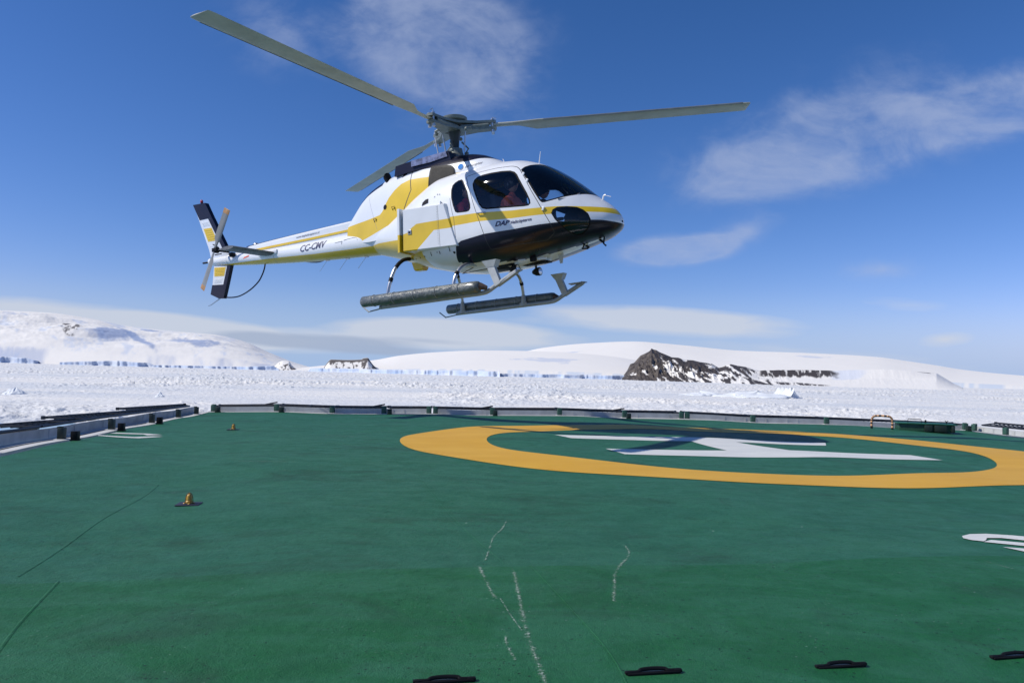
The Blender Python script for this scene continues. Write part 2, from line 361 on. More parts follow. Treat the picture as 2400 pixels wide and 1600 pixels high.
coast('snow_mountain', [(-260, 720), (-100, 722), (0, 727), (119, 733), (204, 745), (300, 764), (408, 776), (510, 785), (575, 801), (632, 826), (690, 849), (760, 869)], None, 3000, 6200, 420, 90, sh_l, rl_l, tn_l)
# wide ice cap behind the rocks
def sh_c(t, p): return np.where(t < .02, t / .02 * .16, .16 + .84 * ((t - .02) / .98) ** .8)
def rl_c(t, p, H_, x, d): return H_ * .05 * (fbm(x / 500, d / 900, 4) - .5) * np.sin(np.pi * np.clip(t, 0, 1))
def tn_c(t, p, x, d, z):
    c = np.broadcast_to(SN, t.shape + (3,)).copy(); n = fbm(p / 30, t * 14, 5, .6)
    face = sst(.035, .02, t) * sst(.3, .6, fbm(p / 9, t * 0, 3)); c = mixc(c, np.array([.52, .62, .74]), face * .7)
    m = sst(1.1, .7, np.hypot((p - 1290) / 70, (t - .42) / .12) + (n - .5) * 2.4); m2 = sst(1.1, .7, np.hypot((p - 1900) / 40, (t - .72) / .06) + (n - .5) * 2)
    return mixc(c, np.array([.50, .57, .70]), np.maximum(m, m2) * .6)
coast('ice_cap', [(640, 868), (700, 862), (800, 852), (880, 843), (938, 833), (1023, 825), (1125, 821), (1227, 822), (1330, 826), (1440, 836), (1560, 858), (1700, 884)], None, 2500, 3600, 260, 50, sh_c, rl_c, tn_c)
coast('ice_cap', [(1000, 872), (1120, 846), (1227, 824), (1278, 814), (1380, 804), (1481, 800), (1603, 809), (1726, 821), (1889, 827), (2052, 836), (2134, 847), (2195, 856), (2256, 866), (2400, 880), (2560, 890), (2700, 912)], None, 3300, 5200, 300, 50, sh_c, rl_c, tn_c)
# rocky headland
SKY_H = [(1458, 884), (1470, 868), (1477, 853), (1486, 850), (1493, 842), (1501, 833), (1508, 830), (1520, 824), (1524, 821), (1527, 816), (1532, 819), (1538, 820), (1546, 825), (1556, 829), (1575, 837), (1590, 838), (1605, 843), (1624, 844), (1640, 848), (1668, 852), (1678, 858), (1685, 862), (1700, 856), (1713, 853), (1730, 857), (1750, 860), (1779, 868), (1889, 868), (1958, 870), (2011, 868), (2072, 867), (2134, 870), (2195, 874), (2215, 886), (2235, 898), (2256, 908), (2262, 917)]
def sh_h(t, p):
    flat = sst(1740, 1800, p) * sst(2260, 2100, p); s = np.clip(t, 0, 1) ** .95
    bench = np.where(t < .50, t * .80, np.where(t < .68, .40 + (t - .50) * 3.0, .94 + (t - .68) * .19))
    return s * (1 - flat) + bench * flat
def rl_h(t, p, H_, x, d):
    r = (np.abs(fbm(p / 16 + t * 1.6, t * 3.2, 5, .6) - .5) * 2 - .25) * .24; pk = sst(1720, 1640, p) + .35 * sst(1900, 1800, p) + .08
    return H_ * r * pk * np.sin(np.pi * np.clip(t, 0, 1) ** .8)
def tn_h(t, p, x, d, z):
    c = np.broadcast_to(SN, t.shape + (3,)).copy()
    w = fbm(p / 30 + 9, t * 3, 4); s = fbm((p + t * 46 + w * 26) / 10, t * 4.2 + (p / 90), 5, .62)
    left = sst(1800, 1600, p); thr = .555 - .17 * left - .10 * sst(1560, 1520, p)
    thr = thr - .07 * sst(.55, .95, t) * sst(1800, 1760, p); thr = thr + .5 * sst(1790, 1840, p) * sst(.60, .68, t) + .5 * sst(1800, 1850, p) * 1.0
    rk = sst(thr, thr + .025, s); rk = np.maximum(rk, sst(.34, .36, s) * sst(1562, 1545, p) * sst(.2, .35, t + (s - .5)))
    n = fbm(p / 40 + 2, t * 8, 4)
    cliff = sst(1776, 1786, p) * sst(1965, 1940, p + (n - .5) * 60) * sst(.51, .55, t + (s - .5) * .12) * sst(.985, .955, t + (s - .5) * .05) * (1 - .85 * sst(.56, .64, fbm((p + t * 30) / 7, t * 6, 4)))
    low = sst(1750, 1775, p) * sst(1952, 1925, p) * sst(.02, .05, t) * sst(.30 - (np.clip((p - 1770) / 180, 0, 1)) * .18, .22 - (np.clip((p - 1770) / 180, 0, 1)) * .18, t + (n - .5) * .1) * sst(.40, .46, s)
    rim = sst(1880, 1960, p) * sst(2205, 2150, p) * sst(.93, .965, t + (fbm(p / 14, t * 0, 3) - .5) * .16) * sst(.46, .52, fbm(p / 22, t * 0 + 3, 3))
    rim2 = sst(1.1, .8, np.hypot((p - 2160) / 28, (t - .83) / .10) + (s - .5) * 1.4)
    rk = np.maximum.reduce([rk, cliff, low, rim, rim2])
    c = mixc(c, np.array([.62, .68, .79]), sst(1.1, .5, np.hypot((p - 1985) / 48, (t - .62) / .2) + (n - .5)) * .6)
    tone_ = mixc(np.broadcast_to(ROCK, c.shape), ROCK2 * 1.5, sst(.35, .7, fbm(p / 7, t * 14, 3)) * sst(1600, 1520, p)); return c * (1 - rk[..., None]) + tone_ * rk[..., None]
coast('rocky_headland', SKY_H, None, [(1458, 2000), (1513, 1950), (1575, 1900), (1766, 1560), (1950, 1400), (2262, 1340)], 2350, 640, 110, sh_h, rl_h, tn_h)
# small rocky plateau left of the middle
def tn_p(t, p, x, d, z):
    c = np.broadcast_to(SN, t.shape + (3,)).copy(); s = fbm(p / 5, t * 4, 4); rk = np.maximum(sst(.72, .80, t + (s - .5) * .3) * sst(.99, .97, t) * sst(756, 764, p), sst(.53, .58, s) * sst(.95, .7, t)); return mixc(c, ROCK * 1.4, rk * .95)
coast('rocky_plateau', [(752, 866), (762, 856), (776, 842), (812, 843), (846, 842), (852, 839), (862, 838), (868, 846), (874, 854), (886, 866)], None, 2420, 2560, 90, 30, lambda t, p: t ** .9, lambda t, p, H_, x, d: H_ * 0, tn_p)
coast('rocky_plateau', [(640, 862), (655, 848), (664, 845), (676, 846), (686, 858), (700, 868)], None, 2700, 2860, 50, 20, lambda t, p: t ** .9, lambda t, p, H_, x, d: H_ * 0, tn_p)
# shelf of glacier ice with a steep blue front
def shelf(name, pts, D_, step, relief):
    px = np.arange(pts[0][0], pts[-1][0] + .1, step); n = len(px); wob = (fbm(px / 26, px * 0 + 4, 4, .5) - .5) * relief; crack = np.clip(vnoise(px / 9, px * 0 + 8) - .6, 0, 1) * .8
    dd = interp([(a, d) for (a, _, d) in D_], px) if hasattr(D_, '__len__') else np.full(n, D_); dd = dd + wob * 1. + crack * relief * .4
    rows = []; top = interp([(a, b) for a, b in pts], px)
    for f, back in ((-.15, -6), (0, 0), (.35, 3), (.75, 3), (.97, 5), (1., 12), (1.03, 120), (1.05, 500)):
        P = np.array([away(a, b, 1.) for a, b in zip(px, top)]); H_ = (P[:, 2] - EYE) * dd + EYE - SEA + wob * .06
        rows.append(np.stack([P[:, 0] * (dd + back), dd + back, SEA + H_ * f], -1))
    P = np.array(rows); c = np.empty(P.shape); c[:] = SN
    s = fbm(np.repeat(px[None] / 16, 8, 0), np.arange(8)[:, None] * .7 + 0 * px[None], 4)
    f = np.zeros((8, n)); f[:5] = .62 + .9 * (s[:5] - .5); c = mixc(c, np.array([.34, .47, .70]), np.clip(f, 0, 1)); o = grid_obj(name, P, LAND, c); o['kind'] = 'structure'
shelf('ice_shelf', [(722, 868), (728, 862), (955, 866.5), (1171, 869.5), (1172, 872)], [(722, 0, 2350), (955, 0, 2150), (1172, 0, 2000)], 1.3, 34)
shelf('ice_shelf', [(1165, 875), (1260, 876), (1380, 878), (1472, 880), (1500, 884)], 2250, 1.6, 30)
shelf('ice_shelf', [(-250, 834), (0, 835), (60, 838), (90, 846)], 2900, 2.5, 60)
shelf('ice_shelf', [(140, 848), (200, 846), (280, 845), (345, 850), (360, 855), (480, 857), (560, 859), (640, 857), (655, 866)], 2500, 2.0, 50)
# small bergs frozen into the ice
def berg(px, py_base, D_, w, h, label, seed, spire=None):
    r = np.random.default_rng(seed); k = 90; rows = 12; c0 = away(px, py_base, D_); P = np.zeros((rows + 1, k + 1, 3)); a = np.linspace(0, 2 * np.pi, k + 1)
    for i in range(rows + 1):
        f = i / rows; rr = (1 - f ** 2.4) * (.75 + .45 * vnoise(a * 1.4 + seed, a * 0 + f * 2.2 + seed)); rr = rr * (.86 + .28 * vnoise(a * 5.2 + seed, a * 0 + f * 5)); rr[-1] = rr[0]
        hh = h * (f ** .8) * (.55 + .6 * vnoise(a * .8 + seed, a * 0 + 3 + f)); hh = hh * (.82 + .36 * vnoise(a * 4.1 + seed + 9, a * 0 + f * 4)); hh[-1] = hh[0]
        P[i, :, 0] = w * .5 * rr * np.cos(a); P[i, :, 1] = w * .42 * rr * np.sin(a); P[i, :, 2] = hh - .6
    if spire is not None:
        d_ = np.abs(P[..., 0] - spire[0]) / (w * .055); d2 = np.abs(P[..., 0] - spire[0] + 1.2) / (w * .018); P[..., 2] += (P[..., 2] > -.2) * spire[1] * (.26 * np.clip(2 - 1.6 * d_, 0, 1) * (.7 + .6 * vnoise(P[..., 0] * 1.3, P[..., 1] * 1.1)) + .5 * np.exp(-d2 ** 2))
    col = np.empty(P.shape); col[:] = np.array([.74, .77, .79]); o = grid_obj('iceberg', P, LAND, col, False)
    o.location = (c0[0], D_, SEA); tag(o, label, 'iceberg', 'small icebergs in the pack ice'); return o
berg(1775, 936, 384, 44, 4.2, 'jagged white iceberg with a thin spire frozen in the pack ice below the rocky headland', 3, (17.5, 6.5))
berg(1640, 930, 400, 22, 2.6, 'low ragged iceberg left of the spired iceberg in the pack ice', 5)
berg(374, 944, 205, 2.6, 1.9, 'small pointed ice block just beyond the rail at the far left deck corner', 8)
berg(35, 944, 200, 6.5, 2.2, 'broken peaked ice block beyond the left deck edge', 11)
# ---------------------------------------------------------------- landing deck
CAMBER = .092; K_ = EYE / .87
def zd(x, y):              # the plates are slightly buckled
    return .010 * np.sin(x * 1.9 + .7 * y) + .008 * np.sin(2.3 * y - .8 * x + 1.) + .003 * np.sin(3.7 * x + 1.1 * y + 2.) - .010 - CAMBER * ((x - 1.73) / 8.0) ** 2   # and cambered towards both sides
def warp(x, y):            # a point measured on a flat deck, moved along its line of sight onto the cambered one
    s = 1.; x, y = x * K_, y * K_
    for _ in range(8): s = 1 + CAMBER * ((s * x - 1.73) / 8.0) ** 2 / EYE
    return x * s, y * s
def zdf(x, y): return float(zd(np.float64(x), np.float64(y)))
FARP = [warp(*p) for p in ((-5.75, 14.12), (-1.6, 15.25), (3.72, 15.85), (8.85, 14.40))]
def deck_mat():
    m = bpy.data.materials.new('green deck paint'); m.use_nodes = True; t = NT(m.node_tree)
    ob = t.n('ShaderNodeTexCoord').outputs['Object']; s = t.n('ShaderNodeSeparateXYZ', i_0=ob)
    near = t.m('LESS_THAN', t.m('SUBTRACT', s.outputs[1], t.m('MULTIPLY', s.outputs[0], .165)), 3.70)
    st = t.n('ShaderNodeMapping', i_Vector=ob, i_Scale=(.55, 1.1, 1)).outputs[0]
    big = t.ramp(t.noise(st, .9, 6, .62, .4), [(.30, 0.), (.72, 1.)]); mid = t.ramp(t.noise(ob, 5.5, 6, .65), [(.3, 0.), (.75, 1.)])
    a = t.mix(big, (.020, .126, .058), (.031, .138, .080)); b = t.mix(big, (.009, .112, .026), (.018, .128, .039))
    c = t.mix(near, a, b); c = t.mix(t.m('MULTIPLY', mid, .52), c, (.010, .066, .038))
    worn = t.ramp(t.noise(ob, 1.7, 7, .7, .3), [(.58, 0.), (.74, .45)]); c = t.mix(worn, c, (.05, .15, .11))
    dark = t.ramp(t.noise(ob, 85, 4, .65), [(.60, 0.), (.68, 1.)]); reg = t.ramp(t.noise(ob, .8, 3, .6), [(.42, 0.), (.62, 1.)])
    c = t.mix(t.m('MULTIPLY', dark, t.m('ADD', t.m('MULTIPLY', reg, .85), .2)), c, (.008, .03, .018))
    blot = t.ramp(t.noise(st, 2.6, 7, .72, .8), [(.42, 0.), (.60, 1.)]); c = t.mix(t.m('MULTIPLY', blot, .55), c, (.034, .152, .080))
    olive = t.ramp(t.noise(st, 1.3, 6, .7, 1.), [(.53, 0.), (.66, 1.)]); c = t.mix(t.m('MULTIPLY', olive, .60), c, (.018, .062, .030))
    grit = t.ramp(t.noise(ob, 210, 2, .5), [(.30, 1.), (.44, 0.)]); c = t.mix(t.m('MULTIPLY', grit, .45), c, (.010, .045, .026))
    lite = t.ramp(t.noise(ob, 160, 2, .5), [(.62, 0.), (.74, 1.)]); c = t.mix(t.m('MULTIPLY', lite, .40), c, (.06, .19, .105))
    vo = t.n('ShaderNodeTexVoronoi', i_Vector=ob, i_Scale=62.); rnd = t.n('ShaderNodeSeparateColor', i_0=vo.outputs['Color'])
    pit = t.m('MULTIPLY', t.m('LESS_THAN', vo.outputs[0], t.m('MULTIPLY', rnd.outputs[1], .36)), t.m('LESS_THAN', rnd.outputs[0], t.m('ADD', t.m('MULTIPLY', t.ramp(t.noise(ob, 1.6, 4, .65), [(.42, 0.), (.66, 1.)]), .34), .02)))
    c = t.mix(t.m('MULTIPLY', pit, .85), c, (.004, .016, .010))
    chip = t.m('MULTIPLY', t.m('LESS_THAN', vo.outputs[0], .22), t.m('GREATER_THAN', rnd.outputs[2], .985)); c = t.mix(t.m('MULTIPLY', chip, .5), c, (.20, .30, .24))
    fl = t.n('ShaderNodeTexVoronoi', i_Vector=ob, i_Scale=2.6); fleck = t.ramp(fl.outputs[0], [(.014, 1.), (.022, 0.)])
    c = t.mix(t.m('MULTIPLY', fleck, .5), c, (.5, .6, .55))
    b_ = t.n('ShaderNodeBsdfPrincipled', i_Base__Color=c, i_Roughness=t.m('ADD', t.m('MULTIPLY', mid, .18), .50)); b_.inputs['Specular IOR Level'].default_value = .20
    h = t.m('ADD', t.m('MULTIPLY', t.noise(ob, 170, 3, .6), .5), t.m('MULTIPLY', t.noise(ob, 18, 4, .6), 1.2))
    bp = t.n('ShaderNodeBump', i_Strength=.8, i_Distance=.009, i_Height=h); t.t.links.new(bp.outputs[0], b_.inputs['Normal'])
    t.t.links.new(b_.outputs[0], t.n('ShaderNodeOutputMaterial').inputs[0]); return m
def mark_mat(name, col, col2, wear):
    m = bpy.data.materials.new(name); m.use_nodes = True; t = NT(m.node_tree); ob = t.n('ShaderNodeTexCoord').outputs['Object']
    st = t.n('ShaderNodeMapping', i_Vector=ob, i_Scale=(.6, 1.3, 1)).outputs[0]
    c = t.mix(t.ramp(t.noise(st, 1.6, 6, .65, .5), [(.3, 0.), (.72, 1.)]), col, col2)
    c = t.mix(t.ramp(t.noise(ob, 7, 6, .7), [(.62, 0.), (.80, wear)]), c, (.12, .17, .13))
    c = t.mix(t.ramp(t.noise(ob, 90, 3, .6), [(.66, 0.), (.74, .25)]), c, (.2, .16, .08))
    b_ = t.n('ShaderNodeBsdfPrincipled', i_Base__Color=c, i_Roughness=.55); b_.inputs['Specular IOR Level'].default_value = .3
    bp = t.n('ShaderNodeBump', i_Strength=.8, i_Distance=.003, i_Height=t.noise(ob, 140, 3, .6)); t.t.links.new(bp.outputs[0], b_.inputs['Normal'])
    t.t.links.new(b_.outputs[0], t.n('ShaderNodeOutputMaterial').inputs[0]); return m
def scuff_mat():
    m = bpy.data.materials.new('scraped paint'); m.use_nodes = True; t = NT(m.node_tree); ob = t.n('ShaderNodeTexCoord').outputs['Object']
    ed = t.n('ShaderNodeVertexColor', layer_name='edge').outputs[0]
    f = t.m('MULTIPLY', t.ramp(t.m('ADD', t.noise(ob, 95, 6, .8), t.m('MULTIPLY', t.m('SUBTRACT', ed, 1.0), .30)), [(.40, 0.), (.58, .85)]), t.ramp(t.noise(ob, 16, 4, .7), [(.38, .0), (.55, 1.)]))
    tr = t.n('ShaderNodeBsdfTransparent'); d = t.n('ShaderNodeBsdfDiffuse', i_Color=(.42, .50, .43, 1))
    mx = t.n('ShaderNodeMixShader', i_0=f); t.t.links.new(tr.outputs[0], mx.inputs[1]); t.t.links.new(d.outputs[0], mx.inputs[2])
    t.t.links.new(mx.outputs[0], t.n('ShaderNodeOutputMaterial').inputs[0]); return m
DECKM = deck_mat(); RINGM = mark_mat('amber ring paint', (.70, .395, .034), (.62, .32, .014), .30); HM = mark_mat('white marking paint', (.72, .72, .67), (.60, .61, .58), .35); SCUFF = scuff_mat()
EDGEM = mark_mat('white edge paint', (.68, .67, .63), (.58, .57, .54), .5)
u = np.linspace(0, 1, 150); fp = np.array(FARP); seg = np.r_[0, np.cumsum(np.hypot(*np.diff(fp, axis=0).T))]; seg /= seg[-1]
Fx, Fy = np.interp(u, seg, fp[:, 0]), np.interp(u, seg, fp[:, 1])
v = np.linspace(0, 1, 180)[:, None]
DX, DY = (-3.25 + 13.85 * u)[None] * (1 - v) + Fx[None] * v, -5. * (1 - v) + Fy[None] * v
deck = grid_obj('deck', np.stack([DX, DY, zd(DX, DY)], -1), DECKM); deck['kind'] = 'structure'
def drape(name, polys, m, dz=.004, maxlen=.22):
    bm = bmesh.new()
    for P in polys: bm.faces.new([bm.verts.new((*warp(x, y), 0)) for x, y in P])
    bm.normal_update(); bmesh.ops.triangulate(bm, faces=bm.faces[:], ngon_method='EAR_CLIP')
    for _ in range(7):
        L = [e_ for e_ in bm.edges if e_.calc_length() > maxlen]
        if not L: break
        bmesh.ops.subdivide_edges(bm, edges=L, cuts=1); bmesh.ops.triangulate(bm, faces=[f for f in bm.faces if len(f.verts) > 3])
    for w_ in bm.verts: w_.co.z = zdf(w_.co.x, w_.co.y) + dz
    bm.normal_update()
    for f in bm.faces:
        if f.normal.z < 0: f.normal_flip()
    return from_bm(name, bm, m, deck, 80)
# amber aiming ring
a = np.linspace(0, 2 * np.pi, 241); rows = []
for f in np.linspace(0, 1, 9):
    wv = .05 * np.sin(5 * a + 1) * 0 + 0
    rows.append(np.stack([2.84 + (3.14 + f * 1.12) * np.cos(a), 9.86 + (2.78 + f * .80) * np.sin(a), a * 0], -1))
P = np.array(rows)
P[..., :2] = [[warp(*p) for p in r] for r in P[..., :2]]; P[..., 2] = zd(P[..., 0], P[..., 1]) + .004
grid_obj('ring_marking', P[::-1], RINGM, parent=deck)
drape('letter_marking', [[(.66, 10.93), (.86, 10.40), (2.55, 10.42), (2.70, 9.22), (1.18, 9.10), (1.30, 8.38), (3.3, 8.50), (5.12, 8.78), (4.98, 9.22), (3.50, 9.28), (3.18, 10.42), (4.46, 10.46), (4.62, 10.86), (2.6, 10.94)]], HM, .004)
drape('edge_marking', [[(-5.02, 9.34), (-4.63, 9.40), (-4.54, 9.31), (-4.40, 9.43), (-4.62, 9.50), (-5.0, 9.45)], [(-5.03, 9.10), (-4.55, 9.03), (-4.42, 9.20), (-4.28, 9.20), (-4.42, 8.87), (-4.60, 8.90), (-5.0, 9.03)]], HM, .005)
def arc(cx_, cy_, r, a0, a1, n=14): return [(cx_ + r * math.cos(rad(a0 + (a1 - a0) * i / n)), cy_ + r * math.sin(rad(a0 + (a1 - a0) * i / n))) for i in range(n + 1)]
drape('letter_marking', [[(3.60, 4.10), (3.30, 4.28), (2.98, 4.42), (2.85, 4.445), (2.74, 4.42), (2.65, 4.35), (2.615, 4.28), (2.63, 4.23), (2.68, 4.20), (2.72, 4.24), (2.77, 4.31), (2.86, 4.32), (3.0, 4.24), (3.3, 4.10), (3.55, 3.98)],
                          [(2.755, 4.25), (2.90, 4.19), (3.25, 4.04), (3.2, 3.94), (2.84, 4.10), (2.67, 4.185)], [(2.69, 4.055), (2.79, 4.03), (3.1, 3.9), (3.05, 3.8), (2.735, 3.95)]], HM, .005, .12)
def thin(w): return w * 1.25
def ribbon(name, pts, w, m, dz, sub=8, h=0.):
    P = curve([(*warp(x, y), 0) for x, y in pts], sub); L = []; Rr = []; Mm = []
    for i, p in enumerate(P):
        d = (P[min(i + 1, len(P) - 1)] - P[max(i - 1, 0)]).normalized(); nrm = Vector((-d.y, d.x, 0)); ww = w * .5 * (.7 + .6 * random.random()) if w > .02 and h == 0 else w * .5
        L.append((p.x + nrm.x * ww, p.y + nrm.y * ww)); Rr.append((p.x - nrm.x * ww, p.y - nrm.y * ww)); Mm.append((p.x, p.y))
    n = len(P); V_ = [(x, y, zdf(x, y) + dz) for x, y in L] + [(x, y, zdf(x, y) + dz + h) for x, y in Mm] + [(x, y, zdf(x, y) + dz) for x, y in Rr]
    F_ = [(i + 1, i, n + i, n + i + 1) for i in range(n - 1)] + [(n + i + 1, n + i, 2 * n + i, 2 * n + i + 1) for i in range(n - 1)]
    o_ = obj(name, V_, F_, m, deck); a_ = o_.data.color_attributes.new('edge', 'FLOAT_COLOR', 'POINT'); a_.data.foreach_set('color', [c for i in range(3 * n) for c in ((1., 1., 1., 1.) if n <= i < 2 * n and 1 < i - n < n - 2 else (0., 0., 0., 1.))]); return o_
ribbon('weld_seam', [(-1.2, 1.5), (-1.55, 2.32), (-1.67, 2.62), (-1.83, 3.07)], .014, DECKM, .001, 8, .0035)
ribbon('weld_seam', [(-2.03, 3.12), (-2.14, 3.62), (-2.29, 4.22), (-2.44, 4.96), (-2.61, 5.56)], .013, DECKM, .001, 8, .003)
ribbon('weld_seam', [(-.77, 6.34), (-.42, 4.85), (-.01, 3.48)], .009, DECKM, .001, 8, .002)
ribbon('weld_seam', [(.11, 3.45), (.24, 2.83), (.34, 2.34), (.36, 1.9)], .008, DECKM, .001, 8, .002)
for pts, w in (([(.0, 4.53), (-.03, 4.25), (-.07, 4.05), (-.09, 3.7), (-.10, 3.47)], .022), ([(-.13, 3.42), (-.10, 3.25), (-.06, 3.0), (-.03, 2.86)], .034), ([(.03, 3.42), (.045, 3.1), (.06, 2.8), (.075, 2.55), (.10, 2.3), (.13, 2.05)], .040),
               ([(.01, 2.54), (.005, 2.44), (.02, 2.36), (.04, 2.27)], .026), ([(.63, 4.02), (.615, 3.75), (.53, 3.49), (.48, 3.3), (.45, 3.1), (.41, 2.85)], .030), ([(-.03, 2.95), (.02, 2.7), (.07, 2.5)], .014),
               ([(2.35, 3.74), (2.42, 3.5)], .016), ([(-2.55, 9.9), (-2.2, 9.8), (-1.7, 9.7)], .05), ([(-2.6, 6.9), (-2.2, 6.85), (-1.9, 6.88)], .03), ([(4.9, 12.9), (5.6, 12.6)], .06), ([(-.1, 10.5), (.4, 10.2)], .03)):
    ribbon('scuff_mark', pts, thin(w), SCUFF, .003)
# white margin along the deck edge, then the hull below it
def strip(name, pts, w, m, dz):
    V_ = []; n = len(pts)
    for i, (x, y) in enumerate(pts):
        d = Vector((pts[min(i + 1, n - 1)][0] - pts[max(i - 1, 0)][0], pts[min(i + 1, n - 1)][1] - pts[max(i - 1, 0)][1], 0)).normalized(); o = Vector((-d.y, d.x, 0))
        V_ += [(x, y, dz), (x + o.x * w, y + o.y * w, dz)]
    return obj(name, V_, [(2 * i + 1, 2 * i, 2 * i + 2, 2 * i + 3) for i in range(n - 1)], m, deck)
LEFT = [(-3.25, -5.0), warp(-4.82, 7.05), FARP[0]]; RIGHT = [FARP[-1], warp(9.15, 12.6), (10.3, 6), (10.6, -5)]
OUT = LEFT + FARP[1:] + RIGHT[1:]
def offs(pts, w):
    o = []
    for i in range(len(pts)):
        p = Vector((*pts[i], 0)); a_ = Vector((*pts[max(i - 1, 0)], 0)); b_ = Vector((*pts[min(i + 1, len(pts) - 1)], 0)); n_ = Vector((0, 0, 0))
        for d in ((p - a_), (b_ - p)):
            if d.length > 1e-6: d.normalize(); n_ += Vector((-d.y, d.x, 0))
        n_.normalize(); o.append((p.x + n_.x * w, p.y + n_.y * w))
    return o
def dense(P_):
    o = []
    for (x0, y0), (x1, y1) in zip(P_, P_[1:]):
        n_ = max(1, int(math.hypot(x1 - x0, y1 - y0) / .25)); o += [(x0 + (x1 - x0) * i / n_, y0 + (y1 - y0) * i / n_) for i in range(n_)]
    return o + [P_[-1]]
OUTD = dense(OUT); O1, O2, O3 = offs(OUTD, -.05), offs(OUTD, .10), offs(OUTD, .34)
def band(name, A, B, za, zb, m, parent=deck):
    n = len(A); return obj(name, [(x, y, za + (zdf(x, y) if za > -.1 else 0)) for x, y in A] + [(x, y, zb + (zdf(x, y) if zb > -1 else 0)) for x, y in B], [(i, i + 1, n + i + 1, n + i) for i in range(n - 1)], m, parent, False)
band('edge_line', O1, O2, .005, .005, EDGEM)
band('gutter', O2, O3, .0, .0, COAM)
band('gutter_gap', offs(OUTD, .13), offs(OUTD, .160), .004, .004, BLACK)
hull = band('ship_hull', offs(OUTD, .36), offs(OUTD, .30), -.02, SEA, COAM, None); hull['kind'] = 'structure'
# coaming walls
PWALL = offs(OUT, .36)
def on_far(px, o=0.):      # where a far-edge fitting at this bearing stands
    b = (px - 1195.5) / FPX; P_ = offs(OUT, o)
    for (x0, y0), (x1, y1) in zip(P_[2:], P_[3:]):
        dn = (x1 - x0) - b * (y1 - y0)
        if abs(dn) < 1e-9: continue
        t_ = (b * y0 - x0) / dn
        if -1e-6 <= t_ <= 1 + 1e-6: X_, Y_ = x0 + t_ * (x1 - x0), y0 + t_ * (y1 - y0); return Vector((X_, Y_, zdf(X_, Y_)))
def wall(pts, label, h=.108, m_=None):
    mb = MB(); P_ = [Vector((x, y, zdf(x, y))) for x, y in dense(pts)]
    for a_, b_ in zip(P_, P_[1:]):
        d = (b_ - a_).normalized(); o = Vector((-d.y, d.x, 0)).normalized(); mb.prism([a_ + Vector((0, 0, -.05)), b_ + Vector((0, 0, -.05)), b_ + Vector((0, 0, h)), a_ + Vector((0, 0, h))], o * .03)
        n_ = 1 if random.random() < .28 else 0
        for i in range(1, n_ + 1): mb.box(a_ + (b_ - a_) * (i / (n_ + .5)) - o * .004 + Vector((0, 0, h * .45)), (.012, .008, h * .8), Matrix.Rotation(math.atan2(d.y, d.x), 3, 'Z'))
    o = mb.build('coaming_wall', m_ or COAM); tag(o, label, 'low wall', 'low coaming walls round the deck'); return o
def far_pts(a_, b_):
    A, B = on_far(a_, .34), on_far(b_, .34); mid = [p for p in PWALL[3:5] if A.x + .1 < p[0] < B.x - .1]
    return [(A.x, A.y)] + [(p[0], p[1]) for p in mid] + [(B.x, B.y)]
wall([(x - .02, y) for x, y in (PWALL[0], PWALL[1], (PWALL[2][0], PWALL[2][1] - .2))], 'grey shaded low wall along the left deck edge under stacked black tubes', .13, mat('shaded coaming paint', (.42, .44, .46), .5, var=.15, vscale=4))  # coaming colour darkened here, the shade of this side is painted in
wall(far_pts(498, 1008), 'low wall section at the far left of the far deck edge, below the tail boom')
wall(far_pts(1018, 1600), 'low wall section in the middle of the far edge with the long rotor shadow before it')
wall(far_pts(1607, 2262), 'bright low wall section on the right far edge, behind the hazard striped hoop')
wall([(x, y) for x, y in (PWALL[5], PWALL[6], PWALL[7])], 'bright low wall turning towards the camera at the far right deck corner')
# posts
def post(loc, rz, tall, label, m, group):
    t = thing('edge_post', label, 'post', loc, rz, group); t.scale = (K_, K_, K_); mb = MB()
    if tall: mb.box((0, 0, .075), (.10, .07, .15), bev=.006); mb.build('post_body', m, t); MB().box((0, .02, .152), (.075, .05, .022), bev=.004).build('bracket', m, t); MB().box((0, 0, .006), (.15, .13, .012), bev=.002).build('foot_plate', COAM, t)
    else: mb.box((0, 0, .055), (.085, .08, .12), bev=.006); mb.build('post_body', m, t); MB().box((0, 0, .010), (.10, .095, .012), bev=.002).build('foot_plate', m, t)
    return t
GREENP = mat('lighter green post paint', (.035, .10, .07), .5, var=.2, vscale=20)  # lighter green than the posts on the left edge
for i, px in enumerate((503, 650, 780, 901, 1006, 1021, 1154, 1311, 1463, 1596, 1609, 1763, 1935, 2259, 2280)):
    p = on_far(px, .16); g = on_far(px + 4, .16) - on_far(px - 4, .16)
    side = ['at the far left deck corner', 'below the tail boom root', 'second bay from the left far corner', 'third bay, left of the paired posts', 'left one of the pair under the rear skid', 'right one of the pair under the rear skid', 'with a short stub beside it, left of middle', 'standing alone below the cabin', 'with a stub, where the blade shadow crosses', 'left one of the pair below the nose', 'right one of the pair below the nose',
            'between the nose and the hazard hoop', 'just left of the hazard striped hoop', 'left one at the far right corner', 'right one at the far right corner'][i]
    post(p, math.atan2(g.y, g.x), True, 'small green post on the far edge, ' + side, GREENP, 'green posts along the deck edge')
for i, px in enumerate((513, 662, 914, 1161, 1473, 2267)):
    p = on_far(px, -.10); side = ['beside the corner post', 'beside the second far post', 'left of the paired posts', 'below the engine cowling', 'below the landing lights', 'right of the green hatch box'][i]
    post(p, .0, False, 'short dark stub post on the far edge, ' + side, DARKG, 'short stub posts on the deck edge')
def on_left(y, o=0.):
    y = y * 1.172
    P_ = offs(OUT, o)[:3]
    for (x0, y0), (x1, y1) in zip(P_, P_[1:]):
        if y <= y1: break
    t_ = (y - y0) / (y1 - y0); X_ = x0 + t_ * (x1 - x0); return Vector((X_, y, zdf(X_, y)))
